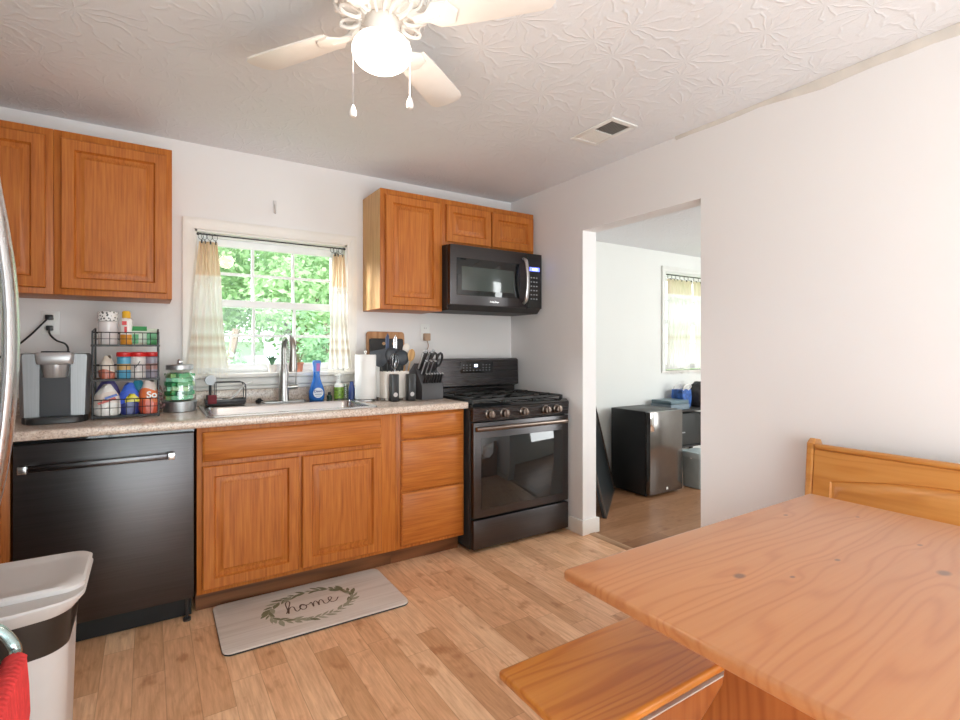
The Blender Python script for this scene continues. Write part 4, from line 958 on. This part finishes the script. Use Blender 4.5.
# dish rack / sponge caddy
dk = thing('sink_caddy', 'black wire sink caddy holding sponge and brush left of the faucet', 'caddy', (-2.128, -.150, CT+.0088))
cw, cdp_ = .195, .085
mb = MB(); mb.box(0, cw, 0, cdp_, .004, .012, .003); mb.box(0, cw, -.002, .002, .012, .034, .001); mb.box(0, cw, cdp_-.002, cdp_+.002, .012, .034, .001); mb.box(-.002, .002, 0, cdp_, .012, .034, .001); mb.box(cw-.002, cw+.002, 0, cdp_, .012, .034, .001); mb.build('tray', 'black', dk)
mb = MB()
for y in (0, cdp_): mb.tube(smooth([(cw, y, .03), (cw, y, .10), (cw-.012, y, .122), (cw-.04, y, .126), (.05, y, .126), (.045, y, .126)], 4), .0028, 6)
mb.rod((cw, 0, .1), (cw, cdp_, .1), .0024, 6); mb.rod((.048, 0, .126), (.048, cdp_, .126), .0024, 6); mb.rod((.048, 0, .126), (.048, 0, .03), .0024, 6); mb.rod((.048, cdp_, .126), (.048, cdp_, .03), .0024, 6); mb.build('wire_frame', 'wire', dk)
MB().box(.002, .046, .006, .040, .0125, .060, .004).build('holder_cup', 'black', dk)
for x in (.01, cw-.01): MB().ball((x, .01, .004), .004).build('foot', 'black', dk)
mb = MB(); mb.box(-.022, .022, -.009, .009, 0, .048, .004); o = mb.build('sponge', plain('maroon_sponge', (.20, .035, .045), .95), None, (-2.100, -.166, CT+.0230)); tag(o, 'dark maroon sponge at the left end of the sink caddy', 'sponge')
wb = thing('dish_brush', 'white-handled dish brush leaning out of the caddy to the right', 'brush', (-2.055, -.105, CT+.0225))
MB().tube(smooth([(.0, 0, .012), (.05, 0, .018), (.085, 0, .050), (.12, 0, .090), (.165, 0, .108)], 6), [.0075]*25, 8, flat=(1, .7)).build('handle', 'white', wb)
MB().loft([[(x, y, z) for x, y in rrect(-.012, 0, .022, .016, .012, 4)] for z in (.0005, .02)]).build('bristles', 'whiteplastic', wb)
rb = thing('scrub_brush', 'round grey scrub brush standing up in the caddy cup', 'brush', (-2.106, -.126, CT+.024))
MB().tube([(0, 0, .0), (0, 0, .10)], .007, 8).build('handle', 'black', rb)
MB().lathe([(.026, -.014), (.028, -.006), (.028, .004), (.022, .010), (.003, .011)], 20, (0, -.004, .125), axis='y').build('head', plain('brush_grey', (.55, .58, .62), .4), rb)
# stopper behind the sink
st = thing('sink_stopper', 'small dark sink stopper behind the left of the faucet', 'stopper', (-1.845, -.050, CT+.0005)); MB().lathe([(.018, 0), (.020, .003), (.020, .018), (.012, .022), (.010, .03), (.003, .031)], 18).build('body', 'blackmatte', st)

# blue dish-soap spray bottle
bb_ = thing('dish_soap_bottle', 'tall blue dish soap spray bottle right of the faucet', 'bottle', (-1.535, -.118, CT+.0088))
bl = plain('blue_bottle', (.02, .17, .62), .18, Transmission_Weight=.15)
MB().lathe([(.040, 0), (.044, .004), (.047, .03), (.046, .055), (.038, .085), (.026, .115), (.0195, .14), (.018, .165), (.0185, .17)], 26, sy=.72).build('body', bl, bb_)
MB().loft([[(x, y, z) for x, y in rrect(.0, 0, A, .014, .006, 3)] for A, z in ((.0185, .1705), (.019, .20), (.023, .225), (.022, .235), (.015, .240))]).build('nozzle', plain('blue_cap', (.05, .20, .60), .35), bb_)
MB().box(-.005, .014, -.0155, -.0142, .175, .222).build('cap_label', plain('magenta_print', (.45, .14, .40), .4), bb_)
mb = MB(); mb.lathe([(.0, -.0010), (.030, -.001), (.030, .0)], 26, (0, -.0345, .047), axis='y', m=plain('label_white', (.75, .78, .84), .4))
mb.mesh(text_mesh('Dawn', .021, .0004, 0, .0004), plain('label_navy', (.02, .05, .25), .4), T(0, -.0362, .056) @ FRONT); mb.box(-.020, .020, -.0360, -.0354, .035, .041, m=plain('label_grey', (.3, .36, .5), .4)); mb.box(-.015, .015, -.0360, -.0354, .025, .029, m=mb.mats[-1]); mb.build('label', None, bb_)
# soap pump
sb = thing('soap_pump', 'clear hand soap pump with green label beside the blue bottle', 'soap dispenser', (-1.398, -.110, CT+.0005))
mb = MB(); mb.lathe([(.026, 0), (.029, .003), (.030, .012)], 22, m='jarglass'); mb.lathe([(.030, .0122), (.030, .082)], 22, m=plain('lime_label', (.22, .38, .05), .35, var=.6, scale=70)); mb.lathe([(.030, .0822), (.028, .095), (.014, .108)], 22, m='whiteplastic'); mb.build('body', None, sb)
mb = MB(); mb.lathe([(.014, .1082), (.015, .125), (.006, .128), (.006, .150), (.013, .152), (.012, .162), (.002, .164)], 18); mb.tube([(0, 0, .157), (-.02, -.02, .157), (-.026, -.026, .150)], .005, 8); mb.build('pump', 'whiteplastic', sb)
sd = thing('small_bottle', 'tiny dark bottle between the blue bottle and soap pump', 'bottle', (-1.455, -.105, CT+.0005)); MB().lathe([(.015, 0), (.016, .003), (.016, .03), (.009, .037)], 16).build('body', plain('dark_green', (.02, .06, .04), .25), sd); MB().lathe([(.009, .0372), (.009, .052), (.002, .053)], 14).build('cap', 'blackmatte', sd)
gj = thing('glass_tumbler', 'small clear glass right of the soap pump', 'glass', (-1.345, -.085, CT+.0005)); MB().lathe([(.026, 0), (.028, .003), (.032, .095), (.0305, .095), (.026, .006), (.002, .005)], 22).build('body', 'jarglass', gj)
bs = thing('blue_brush', 'navy blue bottle partly behind the paper towel roll', 'bottle', (-1.335, -.165, CT+.0005)); MB().lathe([(.017, 0), (.020, .003), (.020, .07), (.013, .09), (.012, .115), (.003, .117)], 18).build('body', plain('navy', (.03, .06, .22), .35), bs)
bs.name = 'lotion_bottle'
# window-sill plants
def sill_pot(label, x, y, col, r, h, plant, leafcol):
    t = thing('potted_plant', label, 'plant', (x, y, WZ0+.0225)); MB().lathe([(r*.75, 0), (r*.8, .002), (r, h*.8), (r*1.1, h*.8), (r*1.1, h), (r*.9, h), (r*.85, h*.85), (.002, h*.85)], 18).build('pot', plain('pot_%s' % label[:6], col, .7), t)
    mb = MB(); rn = random.Random(int(x*1000))
    for i in range(plant):
        a = rn.uniform(0, 6.28); L = rn.uniform(.03, .07); b0 = Vector((0, 0, h*.85)); tip = Vector((cos(a)*L*.7, sin(a)*L*.4-.01, h+L))
        mb.tube([b0, (b0+tip)/2+Vector((0, 0, .01)), tip], [.002, .005, .001], 5, flat=(1, .3))
    mb.build('leaves', plain('leaf_%s' % label[:6], leafcol, .6), t)
sill_pot('white pot with a drooping green plant on the sill left of the faucet', -1.765, .005, (.75, .70, .66), .026, .045, 26, (.10, .22, .12))
sill_pot('small terracotta pot on the sill just right of the faucet', -1.610, .0, (.58, .22, .13), .025, .058, 7, (.25, .28, .14))

# paper towels
pt = thing('paper_towel_roll', 'white paper towel roll on its stand beside the soap pump', 'paper towels', (-1.268, -.225, CT))
MB().lathe([(.075, .0005), (.078, .003), (.076, .010), (.01, .012)], 28).build('stand_base', 'steel', pt)
k = NT('paper'); k.set(Base_Color=(.86, .85, .83, 1), Roughness=.95); k.bump(k.noise(k.co(), 160, 2), .25, .002)
MB().lathe([(.062, .0125), (.064, .015), (.064, .278), (.062, .282), (.018, .2822), (.0175, .27), (.002, .27)], 32).build('roll', k.m, pt)
MB().tube([(0, 0, .27), (0, 0, .296)], .005, 8).build('post', 'white', pt); MB().ball((0, 0, .300), .009, seg=12).build('post_knob', 'white', pt)
def sheet(u, v): return (.064+.03*u*u*0+.055*u, -.012-.045*u+.01*sin(v*5), .015+v*(.265-.02*u))
o = MB(); o.grid(lambda u, v: (.0615+.020*u, .03-.055*u, .018+v*.262*(1-.15*u)), 8, 6); o.build('loose_sheet', k.m, pt)

# cutting boards against the wall
b1 = thing('cutting_board', 'wooden cutting board leaning on the wall behind the utensils', 'cutting board', (-1.053, -.052, CT+.001))
def board(w, h, t_, r_): return [(x, z) for x, z in rrect(0, h/2, w/2, h/2, r_, 5)]
ln_ = Matrix.Rotation(R(-5.0), 4, 'X')
MB().prism(board(.268, .432, .016, .02), 'y', -.009, .009, .003, mtx=ln_).build('board', wood('bamboo_board', (.34, .16, .07), (.46, .235, .11), (.55, .31, .16), 'z', .45, 60, 4, .05), b1)
b2 = thing('cutting_board', 'black board with two holes leaning in front of the wooden one', 'cutting board', (-1.060, -.0845, CT+.001))
mb = MB(); mb.prism(board(.236, .386, .012, .012), 'y', -.006, .006, .002, mtx=ln_); mb.build('board', 'blackmatte', b2)
mb = MB()
for dx in (-.022, .048): mb.lathe([(.002, -.0068), (.011, -.0068), (.011, -.006)], 16, (dx, 0, .352), axis='y', mtx=ln_)
mb.build('holes', wood('hole_tan', (.4, .2, .1), (.5, .3, .16), (.6, .36, .2), 'z'), b2)

# utensil crock
UX, UY = -1.098, -.262
uc = thing('utensil_crock', 'white square-sided crock full of utensils', 'crock', (UX, UY, CT))
A = .086; B_ = .052
mb = MB(); mb.loft([[(x, y, z) for x, y in rrect(0, 0, a_, b_, .018, 4)] for a_, b_, z in ((A-.006, B_-.006, .012), (A, B_, .016), (A, B_, .174), (A-.003, B_-.003, .178), (A-.008, B_-.008, .174), (A-.008, B_-.008, .03), (A-.02, B_-.02, .025))]); mb.build('body', plain('cream_ceramic', (.80, .74, .68), .25, var=.02), uc)
for sx in (-1, 1):
    for sy in (-1, 1): MB().lathe([(.010, .0005), (.012, .0125)], 10, (sx*(A-.025), sy*(B_-.02), 0)).build('foot', 'white', uc)
def utensil(name, label, dx, dy, tilt, az, L, handle, head, hm='black', hd='black', cat='utensil'):
    t = thing(name, label, cat, (UX+dx, UY+dy, CT+.0275), 0, 'utensils in the crock'); t.rotation_euler = (tilt*sin(az)*-1, tilt*cos(az), 0)
    MB().tube([(0, 0, .002), (0, 0, L*.5), (0, 0, L)], [.0045, .004, .0045], 8).build('handle', hm, t)
    mb = MB()
    if head == 'spatula': mb.prism([(-.014, L-.005), (.014, L-.005), (.052, L+.02), (.054, L+.10), (-.054, L+.10), (-.052, L+.02)], 'y', -.0018, .0018, .0006)
    elif head == 'ladle': mb.ball((0, -.012, L+.035), (.050, .022, .050), seg=18)
    elif head == 'spoon': mb.ball((0, 0, L+.03), (.026, .007, .040), seg=14)
    elif head == 'whisk':
        for q in range(4):
            a_ = pi*q/4; mb.tube(smooth([(0, 0, L-.01), (.026*cos(a_), .026*sin(a_), L+.035), (.020*cos(a_), .020*sin(a_), L+.08), (0, 0, L+.095), (-.020*cos(a_), -.020*sin(a_), L+.08), (-.026*cos(a_), -.026*sin(a_), L+.035), (0, 0, L-.01)], 4), .0016, 5)
    elif head == 'tongs': mb.prism([(-.010, L-.08), (.010, L-.08), (.012, L+.07), (.004, L+.09), (-.012, L+.06)], 'y', -.004, .004, .002)
    mb.build('head', hd, t)
    return t
steel_u = plain('utensil_steel', (.6, .6, .62), .2, 1.0); woodu = wood('spoon_wood', (.46, .25, .09), (.60, .36, .15), (.70, .46, .22), 'z', .5, 60, 5, 0)
dk_ = plain('slate_nylon', (.035, .042, .052), .4)
utensil('spatula', 'wide slate nylon spatula at the left of the crock', -.045, .006, -.20, 0, .19, 'h', 'spatula', 'black', dk_)
utensil('ladle', 'dark rounded ladle head at the back of the crock', .000, .024, -.04, .2, .215, 'h', 'ladle', 'black', dk_)
utensil('whisk', 'wire whisk at the front of the crock', -.010, -.022, .03, -1.5, .165, 'h', 'whisk', 'black', steel_u)
utensil('slotted_spoon', 'dark nylon spoon in the middle of the crock', .022, -.012, .10, .3, .20, 'h', 'ladle', 'black', dk_)
utensil('tongs', 'steel tongs standing tall at the crock rear', .020, .028, .06, 1.2, .29, 'h', 'tongs', steel_u, steel_u)
utensil('basting_brush', 'tall blue-black tool handle at the crock rear left', -.030, .028, .05, 1.3, .30, 'h', 'tongs', 'black', plain('navy_handle', (.03, .05, .12), .4))
utensil('wooden_spoon', 'tallest wooden spoon at the right of the crock', .055, .014, .14, .2, .26, 'h', 'spoon', woodu, plain('pale_spoon', (.78, .72, .64), .4))
utensil('wooden_spoon', 'shorter wooden spoon leaning right in the crock', .056, -.018, .20, -.2, .225, 'h', 'spoon', woodu, woodu)
# black shakers
for i, (x, y, lb) in enumerate(((-1.140, -.362, 'black square grinder with round emblem before the white crock'), (-1.035, -.372, 'black square grinder between the crock and knife block'))):
    g = thing('spice_grinder', lb, 'grinder', (x, y, CT), 0, 'black grinders')
    MB().box(-.024, .024, -.024, .024, .0005, .165, .004).build('body', 'black', g)
    mb = MB(); mb.lathe([(.009, 0), (.0135, 0), (.0135, -.0008), (.009, -.0008)], 20, (0, -.0242, .042), axis='y'); mb.box(-.004, .004, -.0250, -.0242, .038, .046); mb.build('emblem', 'greyplastic', g)
# knife block
KX, KY = -.888, -.385
kb = thing('knife_block', 'black knife block full of knives beside the range', 'knife block', (KX, KY, CT), R(4))
kw = .078
MB().prism([(-.0, .0005), (-.0, .085), (.105, .225), (.165, .175), (.175, .0005)], 'x', -kw, kw, .004).build('body', plain('slate_block', (.055, .052, .055), .5), kb)
fd = Vector((0, .105, .140)).normalized(); nd = Vector((0, -fd.z, fd.y))
def knife(u, v, L, wdt, label, big=True, tilt=0):
    base = Vector((u, 0, .085))+fd*v
    t = thing('kitchen_knife' if big else 'steak_knife', label, 'knife', tuple(Matrix.Translation((KX, KY, CT)) @ Matrix.Rotation(R(4), 4, 'Z') @ (base+nd*.0045)), R(4), 'large knives in the block' if big else 'steak knives in the block')
    d = (nd*.62+Vector((tilt, 0, .78))).normalized(); w_ = d.cross(Vector((1, 0, 0))).normalized(); xx = Vector((1, 0, 0))
    mb = MB(); rings_ = []
    for s_, q, q2 in ((.0, .8, .8), (.12, .9, 1), (.5, 1.0, .9), (.85, 1.05, 1.1), (1.0, .8, .8)):
        c_ = d*(L*s_); rings_.append([c_+xx*(wdt*.55*q*a_)+w_*(wdt*q2*b_) for a_, b_ in ((-1, -.8), (-.6, -1), (.6, -1), (1, -.8), (1, .8), (.6, 1), (-.6, 1), (-1, .8))])
    mb.loft(rings_); mb.build('handle', 'black', t)
    mb = MB(); c_ = d*(L*1.01); mb.loft([[c_+d*e_+xx*(wdt*.5*a_)+w_*(wdt*.8*b_) for a_, b_ in ((-1, -1), (1, -1), (1, 1), (-1, 1))] for e_ in (0, .006)]); 
    if big: mb.loft([[d*(L*s_)+xx*(wdt*.66*a_)+w_*(wdt*.42*b_) for a_, b_ in ((-1, -1), (1, -1), (1, 1), (-1, 1))] for s_ in (.05, .95)])
    mb.build('end_cap', 'palesteel', t); return t
for i in range(7): knife(-.060+i*.0195, .022, .060, .0080, 'steak knife in the lower row of the knife block', False, .10)
NM = ['leftmost large knife in the top row of the block', 'second large knife from the left in the block top row', 'third large knife from the left in the block top row', 'large knife at the block middle, left of the scissors']
for i, (u, v) in enumerate(((-.058, .125), (-.034, .145), (-.010, .125), (.014, .145))): knife(u, v, .118-.008*(i % 2), .0150, NM[i], True, .14)
for i, (u, v) in enumerate(((-.05, .085), (-.02, .085), (.01, .085))): knife(u, v, .092, .0125, ['left short knife in the block middle row', 'middle short knife in the block middle row', 'right short knife in the block middle row'][i], True, .14)
p0 = Matrix.Translation((KX, KY, CT)) @ Matrix.Rotation(R(4), 4, 'Z') @ (Vector((.050, 0, .085))+fd*.115+nd*.004)
sc = thing('kitchen_scissors', 'black-handled scissors at the right of the knife block', 'scissors', tuple(p0), R(4))
for sx in (-1, 1):
    d = (nd*.6+Vector((0, 0, .8))).normalized(); w_ = d.cross(Vector((1, 0, 0))).normalized()
    lp = [Vector((sx*.004, 0, 0)), Vector((sx*.008, 0, 0))+d*.03]+[Vector((sx*.014, 0, 0))+d*(.075+.045*cos(a))+Vector((sx*.020*sin(a)+sx*.006, 0, 0)) for a in [pi+2*pi*q/12 for q in range(13)]]
    MB().tube(lp, .008, 8).build('handle_loop', 'black', sc)
MB().ball(tuple(d*.022), .006, seg=10).build('pivot', steel_u, sc)

# ------------------------------------------------------------ next room
mf = thing('mini_fridge', 'black mini fridge standing in the next room', 'mini fridge', (1.035, -.475, 0))
MB().box(0, .425, .03, .40, .01, .702, .006).build('body', plain('fridge_black', (.020, .021, .021), .45), mf)
MB().box(.003, .422, -.018, .028, .02, .700, .008).build('door', plain('brushed_fridge_door', (.20, .185, .175), .16, .9), mf)
MB().box(.004, .05, -.020, -.0182, .54, .69, .001).build('door_grip', 'chrome', mf)
MB().box(.205, .225, -.0195, -.0182, .045, .065).build('badge', 'white', mf)
for x in (.04, .385):
    for y in (.06, .36): MB().lathe([(.015, 0), (.015, .0102)], 10, (x, y, 0)).build('foot', 'black', mf)
# leaning black panel
pn = thing('leaning_panel', 'black flat panel leaning on the wall just past the doorway', 'panel', (.37, -.64, 0))
u_ = Vector((.62, .49, 0)); Lp = u_.length; u_.normalize(); n_ = Vector((-u_.y, u_.x, 0)); up_ = (n_*.225+Vector((0, 0, 1.0))).normalized(); nn = u_.cross(up_).normalized()
mb = MB(); q4 = [Vector((0, 0, .003)), u_*Lp, u_*Lp+up_*.98, up_*.98]; q4[1] = u_*Lp+Vector((0, 0, .003))
mb.loft([[p_+nn*o_ for p_ in q4] for o_ in (0, -.022)]); mb.build('board', plain('black_board', (.022, .026, .028), .35), pn)
mb = MB()
for (p_, q_) in ((q4[0], q4[1]), (q4[1], q4[2]), (q4[2], q4[3]), (q4[3], q4[0])): mb.rod(p_+nn*.004, q_+nn*.004, .006, 6)
mb.build('edge_frame', plain('dark_brown_edge', (.09, .065, .05), .4), pn)
# dark stand with things on it
sdn = thing('side_stand', 'black stand beside the mini fridge carrying a slim box', 'stand', (1.50, -.30, 0))
MB().box(0, .75, 0, .29, .635, .655, .004).build('top', 'blackmatte', sdn)
for x in (.01, .71):
    for y in (.01, .25): MB().box(x, x+.03, y, y+.03, 0, .6345, .003).build('leg', 'blackmatte', sdn)
MB().box(.02, .73, .02, .27, .30, .315, .003).build('shelf', 'blackmatte', sdn)
pr = thing('slim_box', 'slim blue-grey box lying on the black stand', 'box', (1.56, -.17, .6555)); MB().box(.03, .30, -.11, .12, 0, .05, .006).build('lower_case', plain('slate_blue', (.16, .21, .25), .4), pr); MB().box(.035, .295, -.105, .115, .0502, .085, .006).build('lid', plain('slate_teal', (.10, .16, .19), .35), pr)
bgb = thing('gift_bag', 'blue bag with white cord handles on the slim box', 'bag', (1.93, -.14, .7412 if False else .656))
MB().loft([[(x, y, z) for x, y in rrect(0, 0, a_, b_, .012, 3)] for a_, b_, z in ((.055, .06, 0), (.06, .065, .01), (.068, .07, .10), (.074, .06, .17))]).build('body', plain('royal_blue_cloth', (.03, .10, .34), .5, var=.5, scale=30), bgb)
mb = MB()
for y in (-.055, .05): mb.tube(smooth([(-.05, y, .165), (-.055, y-.015, .20), (-.01, y-.03, .225), (.04, y-.02, .20), (.02, y, .165)], 5), .007, 6)
mb.build('handles', 'white', bgb)
bk = thing('backpack', 'dark bag heaped at the right of the black stand by the doorway', 'bag', (2.15, -.17, .656))
MB().loft([[(x, y, z) for x, y in rrect(0, 0, a_, b_, .05, 4)] for a_, b_, z in ((.075, .10, 0), (.085, .11, .03), (.085, .10, .13), (.06, .06, .21), (.02, .02, .24))]).build('body', plain('black_nylon', (.03, .028, .03), .6, var=.5, scale=25), bk)
mb = MB(); mb.tube(smooth([(-.05, -.115, .02), (-.09, -.13, .10), (-.06, -.10, .20), (0, -.05, .23)], 6), .009, 6); mb.build('strap', plain('grey_strap', (.35, .32, .32), .6), bk)
cs = thing('equipment_case', 'dark grey case standing on the lower shelf of the black stand', 'case', (1.66, -.18, .3155)); MB().box(-.12, .40, -.09, .09, 0, .30, .01).build('shell', plain('case_grey', (.035, .038, .038), .5), cs); MB().box(-.08, .14, -.094, -.0905, .12, .13).build('latch', 'greytext', cs)
bk2 = thing('power_strip', 'black power strip with cords hanging off the stand', 'power strip', (1.985, -.36, 0)); 
MB().tube(smooth([(0, .058, .62), (.01, .02, .55), (.05, 0, .46), (.10, .01, .36)], 5), .018, 8, flat=(1, .7)).build('strip', 'black', bk2); MB().tube(smooth([(.10, .01, .36), (.12, 0, .2), (.11, -.02, .05), (.16, -.03, .005)], 5), .006, 6).build('cord', 'black', bk2)
bu = thing('bucket', 'pale teal-grey lidded bucket in front of the black stand', 'bucket', (1.72, -.47, 0))
tg = plain('teal_grey_plastic', (.38, .46, .48), .4)
MB().loft([[(x, y, z) for x, y in rrect(0, 0, a_, a_*.9, .04, 5)] for a_, z in ((.105, .001), (.11, .006), (.122, .265))]).build('body', tg, bu)
MB().loft([[(x, y, z) for x, y in rrect(0, 0, a_, a_*.9, .042, 5)] for a_, z in ((.126, .2655), (.127, .29), (.122, .312), (.08, .318))]).build('lid', plain('bucket_lid', (.46, .54, .55), .4), bu)
MB().tube(smooth([(-.124, 0, .262), (-.08, -.10, .235), (.0, -.128, .215), (.09, -.11, .20), (.124, 0, .262)], 6), .004, 6).build('handle', 'white', bu)
MB().lathe([(.002, -.004), (.014, -.004), (.016, 0)], 16, (.075, -.1085, .075), axis='y').build('spigot', 'black', bu)
